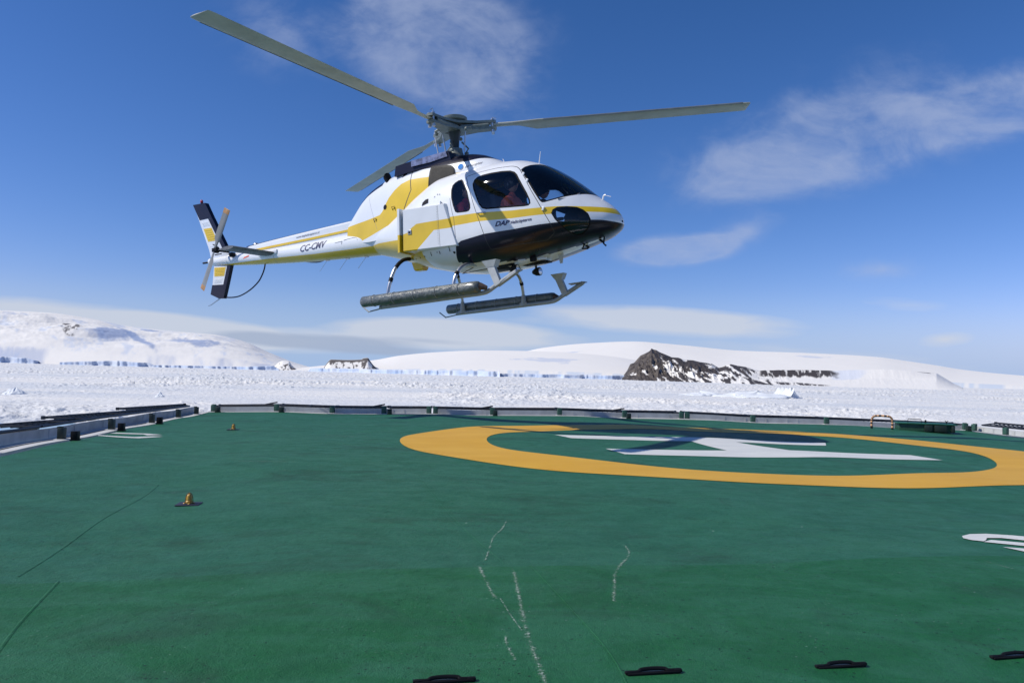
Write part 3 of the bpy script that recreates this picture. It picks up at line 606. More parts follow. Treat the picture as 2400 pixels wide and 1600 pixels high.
for y, w_ in ((6.95, 'at the picture edge'), (8.42, 'nearest whole one'), (9.85, 'second whole one from the camera'), (11.42, 'third whole one from the camera'), (12.75, 'fourth, under the last tube'), (13.85, 'last one before the corner')):
    t = post(on_left(y, .07), rad(98), True, 'dark green post on the left deck edge, ' + w_, DARKG, 'green posts along the deck edge')
for y, w_ in ((8.33, 'nearest the camera'), (9.72, 'beside the white painted angle'), (11.28, 'farthest of the three')):
    post(on_left(y, -.17), rad(98), False, 'short black stub post inside the left edge, ' + w_, BLACK, 'short stub posts on the deck edge')
# folded-out safety net frames
def net_frame(A, B, outw, z, label, zo=.0, strut=False, ow1=None):
    ow1 = outw if ow1 is None else ow1; wx = lambda x: outw + (ow1 - outw) * x / L_
    A, B = Vector(A), Vector(B); d = (B - A).normalized(); L_ = (B - A).length
    t = thing('safety_net_frame', label, 'net frame', A, math.atan2(d.y, d.x), 'black safety net frames outside the coaming'); t.rotation_euler[1] = -math.asin(d.z)
    MB().tube([(0.02, 0, z), (L_ - .02, 0, z)], .019, 8).build('hinge_tube', ROPE, t)
    MB().tube([(-.05, outw, z + zo), (L_ + .02, ow1, z + zo)], .021, 8).build('outer_tube', ROPE, t)
    for x in (0.0, L_ * .5, L_ - .03): MB().tube([(x, 0, z), (x, wx(x), z + zo)], .015, 8).build('side_arm', ROPE, t)
    for x in (-.06, L_ + .02): MB().box((x, wx(x), z + zo), (.045, .055, .055), bev=.008).build('end_cap', ROPE, t)
    mb = MB(); nn = int(L_ / .11); mm = max(3, int(outw / .11))
    for i in range(1, nn): mb.tube([(i * L_ / nn, 0, z - .004), (i * L_ / nn, wx(i * L_ / nn) * .5, z + zo * .5 - .03), (i * L_ / nn, wx(i * L_ / nn), z + zo - .004)], .011, 4, cap=False)
    for j in range(1, mm): mb.tube([(0, outw * j / mm, z + zo * j / mm - .02), (L_, ow1 * j / mm, z + zo * j / mm - .02)], .011, 4, cap=False)
    mb.build('netting', ROPE, t)
    if strut: MB().tube([(L_ - .38, .03, z + .0), (L_ + .02, .06, z + .075)], .016, 8).build('stay_bar', ROPE, t)
    return t
fb = [(503, 648, 1, 'first bay from the left corner'), (655, 780, 0, 'second bay, below the tail boom'), (784, 900, 1, 'third bay, below the rear skid end'), (912, 1004, 0, 'short bay left of the paired posts'), (1022, 1153, 1, 'first bay right of the paired posts'), (1158, 1309, 0, 'bay below the cabin door'),
      (1314, 1461, 1, 'bay below the nose window'), (1466, 1594, 0, 'bay left of the pair below the nose'), (1612, 1760, 0, 'first bay right of the pair below the nose'), (1766, 1933, 0, 'bay left of the hazard striped hoop'), (1938, 2256, 0, 'long bay behind the green hatch box')]
for a_, b_, s_, w_ in fb:
    net_frame(on_far(a_, .42), on_far(b_, .42), .50, .128, 'black far edge net frame, ' + w_, .0, bool(s_))
for y0, y1, oz, w_ in ((5.6, 8.5, -.03, 'nearest, cut by the picture edge'), (8.5, 10.0, .0, 'second from the camera'), (9.75, 12.3, .015, 'third from the camera'), (12.15, 14.1, .03, 'last before the far corner')):
    net_frame(on_left(y0, .42), on_left(y1, .42), .62, .165, 'black tube net frame along the left edge, ' + w_, oz, False, .12)
def rgt(x, y): X_, Y_ = warp(x, y); return Vector((X_, Y_, zdf(X_, Y_)))
net_frame(rgt(9.22, 14.5), rgt(9.50, 12.9), .5, .135, 'black tube net frame rising at the far right corner', .05, False)
net_frame(rgt(9.52, 12.85), rgt(9.72, 10.6), .5, .135, 'black tube net frame at the right picture edge', .03, False)
for (x, y, w_) in ((9.02, 13.5, 'first beyond the right corner'), (9.12, 12.45, 'at the right picture edge')):
    post(rgt(x, y), rad(-80), True, 'grey green post on the right deck edge, ' + w_, GREENP, 'green posts along the deck edge')
# amber deck lamps
def lamp(x, y, s, label):
    x, y = warp(x, y)
    s = s * K_; t = thing('deck_lamp', label, 'deck lamp', (x, y, zdf(x, y)), 0, 'amber deck lamps'); mb = MB()
    prof = [(.021, .012), (.022, .022), (.0185, .026), (.0185, .050), (.016, .060), (.010, .068), (.001, .071)]
    mb.loft([[(r * s * math.cos(2 * math.pi * j / 14), r * s * math.sin(2 * math.pi * j / 14), z * s) for j in range(14)] for r, z in prof]); mb.build('lamp_dome', LAMPY, t)
    cg = MB()
    for k_ in range(2):
        a_ = k_ * math.pi / 2 + .7; cg.tube([(math.cos(a_) * r * s, math.sin(a_) * r * s, z * s) for r, z in ((.026, .008), (.0225, .045), (.014, .070), (0, .077), (-.014, .070), (-.0225, .045), (-.026, .008))], .0022 * s, 6)
    cg.build('guard', mat('brown lamp guard', (.20, .09, .02), .5), t)
    fb_ = MB()
    for a_ in range(4): fb_.ball((math.cos(a_ * 1.57 + .4) * .028 * s, math.sin(a_ * 1.57 + .4) * .028 * s, .010), (.009 * s, .009 * s, .005), k=8)
    fb_.build('bolt', LAMPY, t)
    MB().box((0, 0, .004), (.145 * s, .125 * s, .008), Matrix.Rotation(.15, 3, 'Z'), bev=.003).build('base_plate', mat('dark lamp plate', (.022, .022, .045), .6), t)
lamp(-2.02, 4.73, 1.0, 'near amber deck lamp on a dark square plate'); lamp(-3.86, 10.38, 1.15, 'distant small amber deck lamp near the left far corner')
# tie-down bars let into the deck
for x0, y0, x1, y1, w_ in ((-.25, 2.105, -.08, 2.14, 'lowest, cut by the picture bottom'), (.36, 2.215, .53, 2.25, 'second from the left, near the bottom middle'), (.97, 2.335, 1.14, 2.372, 'third from the left, right of the middle'), (1.60, 2.47, 1.79, 2.51, 'last, at the bottom right corner')):
    (x0, y0), (x1, y1) = warp(x0, y0), warp(x1, y1); c_ = Vector(((x0 + x1) / 2, (y0 + y1) / 2, 0)); L_ = math.hypot(x1 - x0, y1 - y0); c_.z = zdf(c_.x, c_.y)
    t = thing('tie_down', 'black tie-down bar on the near deck, ' + w_, 'tie-down', c_, math.atan2(y1 - y0, x1 - x0), 'black tie-down bars on the near deck')
    h = L_ / 2; MB().tube(curve([(-h * .95, 0, .007), (-h * .55, 0, .008), (-h * .42, .006, .012), (0, .010, .013), (h * .42, .006, .012), (h * .55, 0, .008), (h, 0, .007)], 5), .0065, 8).build('bar', BLACK, t)
    MB().box((0, -.006, .004), (L_ * .96, .012, .008), bev=.002).build('rim', BLACK, t); MB().box((0, .004, .0025), (L_ * .6, .03, .003), bev=.001).build('dish', DGREEN, t)
    for s_ in (-1, 1): MB().box((s_ * h * .88, 0, .007), (.028, .016, .010), bev=.003).build('end_block', BLACK, t)
# hatch box and hoop on the far right
hb = thing('hatch_box', 'low dark green hatch box on the far right deck edge', 'hatch', rgt(7.86, 14.06), -.28)
MB().box((0, .05, .08), (1.02, .42, .15), bev=.012).build('body', DGREEN, hb); MB().box((0, .05, .165), (1.10, .50, .025), bev=.006).build('lid', mat('green hatch lid', (.02, .12, .07), .45, var=.2), hb)
for x, w_ in ((.02, .14), (.24, .22), (.47, .06)): MB().box((x, -.19, .08), (w_, .07, .13), bev=.008).build('side_box', DARKG, hb)
MB().tube([(-.30, .05, .177), (-.30, .05, .25), (-.06, .02, .245), (-.06, .02, .177)], .009, 6).build('handle', BLACK, hb)
MB().tube([(.02, .02, .177), (.02, .02, .24)], .016, 6).tube([(.40, .0, .177), (.40, .0, .215), (.37, .0, .235)], .008, 6).tube([(.40, 0, .215), (.43, 0, .235)], .008, 6).build('latch', BLACK, hb)
hp = thing('guard_hoop', 'hazard striped tubular guard hoop left of the green hatch box', 'guard hoop', rgt(7.13, 14.22), -.35); hp.scale = hb.scale = (K_, K_, K_)
P_ = curve([(-.19, .0, 0), (-.19, 0, .16), (-.165, 0, .235), (-.10, 0, .262), (.10, 0, .262), (.165, 0, .235), (.19, 0, .16), (.19, 0, 0)], 9); n_ = len(P_)
MB().tube(P_, .021, 10).build('hoop_tube', HAZY, hp)
for i in range(1, n_ - 3, 4): MB().tube(P_[i:i + 3], .0222, 10).build('stripe_band', HAZR, hp)
for s_ in (-.19, .19): MB().tube([(s_, 0, 0), (s_, 0, .035)], .024, 10).build('foot', BLACK, hp)
# ---------------------------------------------------------------- helicopter
# local frame: x towards the nose, y to port, z up, origin under the mast at skid level
XN = 3.095; S_ = lambda x: np.sqrt(np.maximum(XN - np.asarray(x, float), 0))
bx = [3.095, 3.045, 2.97, 2.88, 2.74, 2.5, 2.2, 1.9, 1.5, 1.0, .5, 0, -.5, -1, -1.4, -1.85]
_pf = [pchip(S_(bx), a) for a in (
    [0.0, .19, .32, .42, .54, .68, .79, .865, .915, .935, .93, .88, .78, .62, .46, .27],
    [1.0, .92, .87, .835, .79, .745, .69, .645, .585, .545, .545, .605, .73, .90, 1.05, 1.19],
    [1.0, 1.14, 1.24, 1.33, 1.44, 1.66, 1.91, 2.11, 2.25, 2.3, 2.30, 2.28, 2.12, 1.90, 1.76, 1.73],
    [1.0, 1.0, 1.0, 1.0, 1.0, 1.03, 1.06, 1.08, 1.1, 1.1, 1.1, 1.14, 1.22, 1.33, 1.40, 1.46],
    [2, 2, 2, 2.05, 2.1, 2.2, 2.4, 2.6, 2.7, 2.7, 2.7, 2.6, 2.4, 2.2, 2.1, 2],
    [2, 2, 2, 2, 2.1, 2.25, 2.5, 2.75, 2.9, 2.9, 2.8, 2.8, 2.6, 2.3, 2.1, 2])]
def bodyp(x): s = S_(x); return [f(s) for f in _pf]     # w, zb, zt, zc, nb, nt
def GB(P):
    P = np.atleast_2d(P); x, y, z = P[:, 0], P[:, 1], P[:, 2]; w, zb, zt, zc, nb, nt = bodyp(x); w = np.maximum(w, 1e-4)
    up = z >= zc; n = np.where(up, nt, nb); hh = np.maximum(np.where(up, zt - zc, zc - zb), 1e-4)
    return (np.abs(y / w) ** n + np.abs((z - zc) / hh) ** n) ** (1 / n) - 1
cx = [1.3, 1.1, .9, .7, .45, .2, -.3, -.8, -1.3, -1.6, -1.95, -2.15, -2.35, -2.57]
gt = pchip(cx, [2.24, 2.34, 2.45, 2.55, 2.62, 2.65, 2.67, 2.66, 2.61, 2.555, 2.45, 2.33, 2.15, 1.93])
gw = pchip(cx, [.12, .32, .42, .46, .48, .49, .50, .49, .43, .36, .28, .245, .21, .17]); gb = pchip(cx, [2.15, 2.14, 2.13, 2.12, 2.1, 2.05, 1.85, 1.60, 1.42, 1.40, 1.42, 1.45, 1.48, 1.52])
def GC(P):
    P = np.atleast_2d(P); x, y, z = P[:, 0], P[:, 1], P[:, 2]; u_ = np.maximum(z - gb(x), 0) / (gt(x) - gb(x)); return (np.abs(y / gw(x)) ** 2.6 + u_ ** 2.6) ** (1 / 2.6) - 1
def gradn(G, P):
    P = np.array(P, float); h = 1e-4; g = np.stack([(G(P + np.eye(3)[i] * h) - G(P - np.eye(3)[i] * h)) / (2 * h) for i in range(3)], 1); return g / np.maximum(np.linalg.norm(g, axis=1), 1e-9)[:, None]
def inset(P, d):
    n = len(P); A_ = sum(P[i - 1][0] * P[i][1] - P[i][0] * P[i - 1][1] for i in range(n)); s = 1 if A_ > 0 else -1; o = []
    for i in range(n):
        a_, b_, c_ = P[i - 1], P[i], P[(i + 1) % n]; v = Vector((0, 0))
        for p_, q_ in ((a_, b_), (b_, c_)):
            e_ = Vector((q_[0] - p_[0], q_[1] - p_[1]))
            if e_.length > 1e-6: e_.normalize(); v += Vector((-e_.y, e_.x)) * s
        if v.length > 1e-6: v.normalize()
        o.append((b_[0] + v.x * d, b_[1] + v.y * d))
    return o
def cuts(bm, polys, side=0, wide=False):
    for P in polys:
        for i in range(len(P)):
            p_, q_ = P[i - 1], P[i]; d = Vector((q_[0] - p_[0], 0, q_[1] - p_[1]))
            if d.length < 1e-5: continue
            m_ = .05; x0, x1 = min(p_[0], q_[0]) - m_, max(p_[0], q_[0]) + m_; z0, z1 = min(p_[1], q_[1]) - m_, max(p_[1], q_[1]) + m_
            fs = []
            for f in bm.faces:
                c_ = f.calc_center_bounds()
                if (wide or (x0 < c_.x < x1 and z0 < c_.z < z1)) and (not side or c_.y * side > 0): fs.append(f)
            if not fs: continue
            g = set(fs)
            for f in fs: g.update(f.verts); g.update(f.edges)
            bmesh.ops.bisect_plane(bm, geom=list(g), plane_co=(p_[0], 0, p_[1]), plane_no=Vector((-d.z, 0, d.x)).normalized(), dist=1e-5)
def linep(pts, w):
    P = [Vector(p) for p in pts]; L_, R_ = [], []
    for i, p in enumerate(P):
        d = (P[min(i + 1, len(P) - 1)] - P[max(i - 1, 0)]).normalized(); n_ = Vector((-d.y, d.x)) * w / 2; L_.append(tuple(p + n_)); R_.append(tuple(p - n_))
    return L_ + R_[::-1]
def roundp(P, r=.05, n=3):       # round off the corners of a polygon
    o = []
    for i in range(len(P)):
        a_, b_, c_ = Vector(P[i - 1]), Vector(P[i]), Vector(P[(i + 1) % len(P)]); r1 = min(r, (a_ - b_).length * .45, (c_ - b_).length * .45)
        s_, e_ = b_ + (a_ - b_).normalized() * r1, b_ + (c_ - b_).normalized() * r1
        for j in range(n + 1): t_ = j / n; o.append(tuple(s_ * (1 - t_) ** 2 + b_ * 2 * t_ * (1 - t_) + e_ * t_ ** 2))
    return o
heli = thing('helicopter', 'white, yellow and navy helicopter hovering over the green deck with grey rotor blades', 'helicopter', (-.853, 13.029, 1.160 + EYE))
heli.rotation_euler = (rad(1.97), rad(-4.711), rad(-32.238))
DOOR = roundp([(.70, 2.04), (.93, 2.065), (1.30, 2.072), (1.56, 2.055), (1.66, 2.02), (1.72, 1.965), (1.839, 1.79), (2.07, 1.36), (2.245, 1.0), (2.27, .86), (2.1, .77), (1.16, .74), (1.115, .98), (1.004, 1.316), (.884, 1.668), (.76, 1.945)], .03, 2)
FWIN = [(.896, 1.86), (.915, 1.93), (.965, 1.972), (1.06, 1.992), (1.22, 1.995), (1.42, 1.985), (1.566, 1.962), (1.645, 1.925), (1.70, 1.87), (1.80, 1.70), (1.898, 1.525), (1.951, 1.40), (1.957, 1.345), (1.925, 1.315), (1.86, 1.312), (1.648, 1.329), (1.188, 1.374), (1.108, 1.405), (1.05, 1.48), (.982, 1.633), (.925, 1.76)]
RWIN = [(.50, 1.975), (.56, 2.005), (.63, 2.005), (.675, 1.965), (.74, 1.87), (.812, 1.743), (.88, 1.52), (.885, 1.45), (.855, 1.41), (.80, 1.402), (.62, 1.418), (.575, 1.445), (.535, 1.54), (.481, 1.70), (.455, 1.85), (.462, 1.93)]
WS = [(1.735, 1.955), (1.765, 2.005), (1.82, 2.042), (1.90, 2.068), (1.96, 2.085), (1.965, 2.7), (3.2, 2.7), (3.2, 1.468), (2.70, 1.466), (2.618, 1.443), (2.544, 1.420), (2.431, 1.392), (2.32, 1.362), (2.17, 1.333), (2.13, 1.335), (2.095, 1.37), (2.05, 1.445), (1.90, 1.70)]
CHIN = [(2.262, 1.15), (2.285, 1.205), (2.352, 1.238), (2.481, 1.236), (2.615, 1.212), (2.696, 1.168), (2.762, 1.10), (2.792, 1.01), (2.772, .925), (2.70, .86), (2.60, .815), (2.525, .808), (2.456, .847), (2.385, .95), (2.31, 1.05)]
STRIPE = [(.20, 1.39), (.555, 1.375), (1.025, 1.347), (1.647, 1.279), (2.063, 1.26), (2.316, 1.250), (2.656, 1.222), (2.901, 1.207), (3.2, 1.20), (3.2, 1.09), (3.035, 1.106), (2.918, 1.119), (2.662, 1.130), (2.314, 1.136), (2.059, 1.147), (1.641, 1.156), (1.02, 1.209), (.551, 1.219), (.20, 1.225)]
NAVYP = [(.547, .90), (.656, .953), (1.108, .992), (1.625, .985), (2.074, 1.0), (2.789, 1.0), (2.922, .995), (3.03, .977), (3.2, .95), (3.2, .3), (.35, .3), (.43, .67), (.507, .80)]
AFTY = [(-1.86, 1.345), (-1.6, 1.335), (-.871, 1.243), (-.40, 1.20), (-.275, .95), (-.26, .2), (-1.86, .2)]
RIVETS = [(.235, 1.58 - .027 * i) for i in range(24)]
JOINT = linep([(-1.775, 1.80), (-1.775, 1.10)], .008)
REARP = linep([(.455, 1.70), (.50, 1.50), (.546, 1.33), (.569, .915)], .008)
FRAMEP = linep([(2.28, .93), (2.26, .86)], .008)
def build_body():
    xs = np.concatenate([XN - (np.linspace(.035, .62, 22) ** 2), np.linspace(2.66, -1.85, 92)]); K = 104; rings = []
    for x in xs:
        w, zb, zt, zc, nb, nt = bodyp(x); t = 2 * np.pi * np.arange(K) / K; c, s = np.cos(t), np.sin(t); n = np.where(s >= 0, nt, nb); hh = np.where(s >= 0, zt - zc, zc - zb)
        rings.append(np.stack([np.full(K, x), w * np.sign(c) * np.abs(c) ** (2 / n), zc + hh * np.sign(s) * np.abs(s) ** (2 / n)], 1))
    bm = bmesh.new(); R_ = [[bm.verts.new(p) for p in r] for r in rings]
    for i in range(len(R_) - 1):
        for j in range(K): bm.faces.new((R_[i][j], R_[i + 1][j], R_[i + 1][(j + 1) % K], R_[i][(j + 1) % K]))
    tip = bm.verts.new((XN, 0, 1.0))
    for j in range(K): bm.faces.new((tip, R_[0][(j + 1) % K], R_[0][j]))
    DI, FI, RI, WI, CI = inset(DOOR, .010), inset(FWIN, .024), inset(RWIN, .020), inset(WS, .022), inset(CHIN, .014)
    cuts(bm, [STRIPE, NAVYP, AFTY, DOOR, DI, FWIN, FI, RWIN, RI, WS, WI, CHIN, CI, REARP, JOINT])
    for y_ in (-.03, .03):
        fs = [f for f in bm.faces if f.calc_center_bounds().x > 1.8 and abs(f.calc_center_bounds().y) < .12 and f.calc_center_bounds().z > 1.3]; g = set(fs)
        for f in fs: g.update(f.verts); g.update(f.edges)
        bmesh.ops.bisect_plane(bm, geom=list(g), plane_co=(0, y_, 0), plane_no=(0, 1, 0), dist=1e-5)
    # back onto the smooth surface
    bm.verts.ensure_lookup_table(); P = np.array([v.co[:] for v in bm.verts]); P[:, 0] = np.minimum(P[:, 0], XN - 1e-4); ok = P[:, 0] < XN - .002
    g = GB(P); zc = bodyp(P[:, 0])[3]; k_ = np.where(ok, 1 / np.clip(1 + g, .9, 1.1), 1); P[:, 1] *= k_; P[:, 2] = zc + (P[:, 2] - zc) * k_
    for v, p in zip(bm.verts, P): v.co = p
    yb = pchip([.3, .5, .8, 1.25, 1.6, 2.0, 2.5, 3.2], [.70, .66, .60, .44, .28, .17, .06, 0])
    cats = {}
    for f in bm.faces:
        c_ = f.calc_center_median(); x, y, z = c_; sd = 'S' if y < 0 else 'P'; mi = 0
        if inpoly(x, z, STRIPE): mi = 1
        if inpoly(x, z, NAVYP) and not (z < .80 and abs(y) < float(yb(x))): mi = 2
        if inpoly(x, z, AFTY): mi = 1
        if 1.15 < x < 1.74 and z > 2.17 and abs(y) < .30: mi = 2
        if inpoly(x, z, REARP): mi = 3
        if inpoly(x, z, JOINT): mi = 4
        cat = 'shell'
        if inpoly(x, z, WS):
            cat = 'ws' if inpoly(x, z, WI) and abs(y) > .03 else ('wspost' if abs(y) <= .03 else 'wsframe'); mi = 0
        elif inpoly(x, z, CHIN): cat, mi = ('chin' if inpoly(x, z, CI) else 'chinseal') + sd, 0
        elif inpoly(x, z, RWIN): cat, mi = ('rwin' if inpoly(x, z, RI) else 'rwinseal') + sd, 0
        elif inpoly(x, z, DOOR):
            if not inpoly(x, z, DI): mi = 3
            elif inpoly(x, z, FWIN): cat, mi = ('fwin' if inpoly(x, z, FI) else 'fwinseal') + sd, 0
            else: cat = 'door' + sd
        cats.setdefault(cat, []).append((f, mi))
    def make(name, cat, mats, parent, off=0., filt=None):
        vm = {}; V_ = []; F_ = []; M_ = []
        for f, mi in (sum((cats[c] for c in cat), []) if isinstance(cat, list) else cats[cat]):
            if filt and not filt(f.calc_center_median()): continue
            F_.append([vm.setdefault(v.index, len(vm)) for v in f.verts]); M_.append(mi if len(mats) > 1 else 0)
        inv_ = sorted(vm, key=vm.get); bm.verts.ensure_lookup_table(); P = np.array([bm.verts[i].co[:] for i in inv_])
        Q = P.copy(); Q[:, 0] = np.minimum(Q[:, 0], XN - .004); N_ = gradn(GB, Q); N_[P[:, 0] > XN - .004] = (1, 0, 0)
        P = P + N_ * off
        me = bpy.data.meshes.new(name); me.from_pydata([tuple(p) for p in P], [], F_)
        for m_ in mats: me.materials.append(m_)
        me.polygons.foreach_set('material_index', M_); me.shade_smooth(); me.update()
        me.normals_split_custom_set_from_vertices([tuple(n_) for n_ in N_])
        return link(bpy.data.objects.new(name, me), parent)
    bm.verts.index_update(); PM = [WHITE, YEL, NAVY, SEAM, GREY]
    fus = make('fuselage', 'shell', PM, heli)
    ws = make('windshield', 'ws', [GLASS], heli); make('windshield_frame', 'wsframe', [RUBBER], ws); make('centre_post', 'wspost', [STABM], ws)
    for sd in 'SP':
        d = make('cabin_door', 'door' + sd, PM, heli); w_ = make('door_window', 'fwin' + sd, [GLASSD], d); make('window_seal', 'fwinseal' + sd, [RUBBER], d)
        w_ = make('rear_window', 'rwin' + sd, [GLASSD], heli); make('window_seal', 'rwinseal' + sd, [RUBBER], w_)
        w_ = make('chin_window', 'chin' + sd, [GLASSD], heli); make('window_seal', 'chinseal' + sd, [RUBBER], w_)
        s_ = -1 if sd == 'S' else 1
        hy = lambda x, z: s_ * abs(surf_y(GB, x, z))
        MB().tube([(1.02, hy(1.02, 1.33), 1.345), (1.03, hy(1.03, 1.33) + s_ * .035, 1.34), (1.16, hy(1.16, 1.33) + s_ * .035, 1.325), (1.17, hy(1.17, 1.33), 1.325)], .012, 8).build('door_handle', STEEL, d)
        for hx, hz in ((1.80, 1.855), (1.88, 1.73), (2.15, 1.235)): MB().box((hx, hy(hx, hz) + s_ * .008, hz), (.035, .022, .06), Matrix.Rotation(.45, 3, 'Y'), bev=.005).build('hinge', WHITE, d)
    make('cabin_lining', ['shell', 'doorS', 'doorP'], [LINING], heli, -.03, lambda c_: -.15 < c_.x < 2.98)
    bm.free(); return fus
def surf_y(G, x, z):
    a_, b_ = 0., 1.3
    for _ in range(40):
        m_ = (a_ + b_) / 2
        if G([[x, m_, z]])[0] < 0: a_ = m_
        else: b_ = m_
    return -a_
fus = build_body()
# fuselage small things
def dots(name, lst, m, G=GB, par=None, r=.012):
    mb = MB()
    for x, z, *rr in lst:
        y = surf_y(G, x, z); k_ = rr[0] if rr else r; n_ = gradn(G, [[x, y, z]])[0]; n_ = Vector(n_); a_ = n_.orthogonal().normalized(); b_ = n_.cross(a_); c_ = Vector((x, y, z)) + n_ * .005
        mb.add([c_ + (a_ * math.cos(i * .524) + b_ * math.sin(i * .524)) * k_ for i in range(12)], [tuple(range(12))])
    return mb.build(name, m, par)
dots('drain_hole', [(.47, .80, .022), (.40, .90), (.10, .86, .010), (-.05, .88, .010)], BLACK, par=fus)
def decal(name, s, x0, z0, x1, z1, size, m, yf, par, shear=0., off=.005, bold=0.):
    V_, F_ = text_mesh(s, 1., shear, bold); V_ = np.array(V_); w_ = V_[:, 0].max() - V_[:, 0].min(); L_ = math.hypot(x1 - x0, z1 - z0); ex = Vector((x1 - x0, z1 - z0)) / L_; ez = Vector((-ex.y, ex.x)); k_ = L_ / w_; V_[:, 0] -= V_[:, 0].min(); o = []
    bm = bmesh.new(); vs = [bm.verts.new((p[0] * k_, 0, p[1] * size)) for p in V_]
    for f in F_:
        try: bm.faces.new([vs[i] for i in f])
        except ValueError: pass
    for v in bm.verts:
        x = x0 + ex.x * v.co.x + ez.x * v.co.z; z = z0 + ex.y * v.co.x + ez.y * v.co.z; v.co = (x, yf(x, z) - off, z)
    bm.normal_update()
    for f in bm.faces:
        if f.normal.y > 0: f.normal_flip()
    return from_bm(name, bm, m, par, 80)
yB = lambda x, z: surf_y(GB, x, z); yC = lambda x, z: surf_y(GC, x, z)
decal('door_lettering', 'DAP', 1.335, 1.076, 1.60, 1.064, .105, INK, yB, fus, .35, bold=.03); decal('door_lettering', 'Helicópteros', 1.612, 1.070, 1.965, 1.078, .066, INK, yB, fus, .2, bold=.022)
# side locker with bulged door, both sides
BOXY = [(-.60, 1.215), (-.40, 1.24), (-.30, 1.31), (-.19, 1.365), (.70, 1.345), (.70, 1.185), (.16, 1.205), (-.20, .93), (-.30, .85), (-.60, .85)]
def side_box(s):
    bm = bmesh.new(); yo = lambda x: s * (1.0 - .045 * (x + .46))
    out = [(-.46, 1.650), (.385, 1.615), (.60, .885), (-.50, .935)]
    c_ = [(-.46, 1.638), (.37, 1.603), (.585, .90), (-.495, .95)]
    A = [bm.verts.new((x, yo(x), z)) for x, z in c_]; B = [bm.verts.new((x, yo(x) - s * .018, z)) for x, z in out]; C_ = [bm.verts.new((x + (0.06 if x > 0 else 0), s * .62, z)) for x, z in out]
    bm.faces.new(A)
    for L1, L2 in ((A, B), (B, C_)):
        for i in range(4): bm.faces.new((L1[i], L1[(i + 1) % 4], L2[(i + 1) % 4], L2[i]))
    bmesh.ops.recalc_face_normals(bm, faces=bm.faces)
    panel = linep([(.255, 1.60), (.26, 1.25), (.265, .92)], .006)
    cuts(bm, [BOXY, panel], 0, True)
    for f in bm.faces:
        m_ = f.calc_center_median(); f.material_index = 1 if inpoly(m_.x, m_.z, BOXY) else 0
        if inpoly(m_.x, m_.z, panel) and abs(m_.y) > .9: f.material_index = 2
    bmesh.ops.triangulate(bm, faces=[f for f in bm.faces if len(f.verts) > 4])
    rv = MB()
    for x, z in RIVETS: rv.box((x, s * (1.0 - .045 * (x + .46)), z), (.008, .004, .008))
    o = from_bm('side_locker', bm, [WHITE, YEL, SEAM], heli, 25)
    rv.build('rivet_row', GREY, o)
    mb = MB(); mb.prism([(-.545, s * 1.045, 1.668), (-.50, s * 1.045, 1.668), (-.535, s * 1.045, .925), (-.575, s * 1.045, .925)], (0, -s * .40, 0))
    bm = bmesh.new(); me = bpy.data.meshes.new('t'); me.from_pydata(mb.v, [], mb.f); bm.from_mesh(me); bpy.data.meshes.remove(me); cuts(bm, [[(-.7, 1.225), (0, 1.225), (0, .5), (-.7, .5)]], 0, True)
    for f in bm.faces: f.material_index = int(f.calc_center_median().z < 1.225)
    bmesh.ops.recalc_face_normals(bm, faces=bm.faces); from_bm('locker_edge_flange', bm, [WHITE, YEL], o, 30)
    MB().box((-.335, yo(-.335) + s * .004, 1.245), (.075, .014, .075), bev=.003).build('latch', STEEL, o); MB().box((-.335, yo(-.335) + s * .011, 1.24), (.045, .006, .035)).build('latch_pull', BLACK, o)
    MB().tube([(.30, yo(.3) - s * .10, 1.62), (.305, yo(.3) - s * .03, 1.66), (.31, yo(.3) - s * .02, 1.60)], .012, 6).build('strut_hinge', STEEL, o)
    return o
side_box(-1); side_box(1)
obj('cooling_grille', [(-.80, yB(-.8, 1.30) - .004, 1.30), (-.74, yB(-.74, 1.30) - .004, 1.30), (-.73, yB(-.73, 1.38) - .004, 1.38), (-.79, yB(-.79, 1.38) - .004, 1.38)], [(0, 1, 2, 3)], GREY, fus); obj('cooling_grille', [(-.69, yB(-.69, 1.28) - .004, 1.28), (-.645, yB(-.645, 1.28) - .004, 1.28), (-.635, yB(-.635, 1.40) - .004, 1.40), (-.68, yB(-.68, 1.40) - .004, 1.40)], [(0, 1, 2, 3)], GREY, fus)
P_ = [(-.20, 1.70), (-.19, 1.76), (-.12, 1.80), (-.05, 1.80), (-.04, 1.72)]
obj('air_inlet', [(x, yB(x, z) - .006, z) for x, z in P_], [tuple(range(5))], BLACK, fus)
for x, z in ((.10, 1.80), (.16, 1.83), (.21, 1.82)): dots('marking_spot', [(x, z, .013)], GREY, par=fus)
# belly: lamps, antennas, hook fairing, handles
for x, y in ((1.28, -.30), (1.36, .30)):
    t_ = MB(); t_.loft([[(x + dx, y + r * math.cos(a_ * .524), .475 + r * math.sin(a_ * .524)) for a_ in range(12)] for dx, r in ((-.10, .03), (-.04, .065), (.03, .075), (.05, .07))]); h_ = t_.build('landing_light', BLACK, heli)
    MB().loft([[(x + dx, y + r * math.cos(a_ * .524), .475 + r * math.sin(a_ * .524)) for a_ in range(12)] for dx, r in ((.050, .058), (.062, .03), (.064, .005))]).build('lens', LENS, h_)
    MB().tube([(x - .03, y, .54), (x - .03, y, .66)], .02, 8).build('mount', BLACK, h_)
for P3, r, nm in (([(2.78, -.02, .80), (2.76, -.02, .70), (2.80, -.02, .66)], .014, 'cable_cutter'), ([(2.68, .0, .79), (2.74, 0, .73)], .02, 'cable_cutter'), ([(2.45, -.05, .75), (2.40, -.05, .67), (2.50, -.05, .66)], .016, 'antenna'), ([(2.40, .05, .75), (2.47, .05, .69)], .02, 'antenna')): MB().tube(P3, r, 6).build(nm, BLACK, heli)
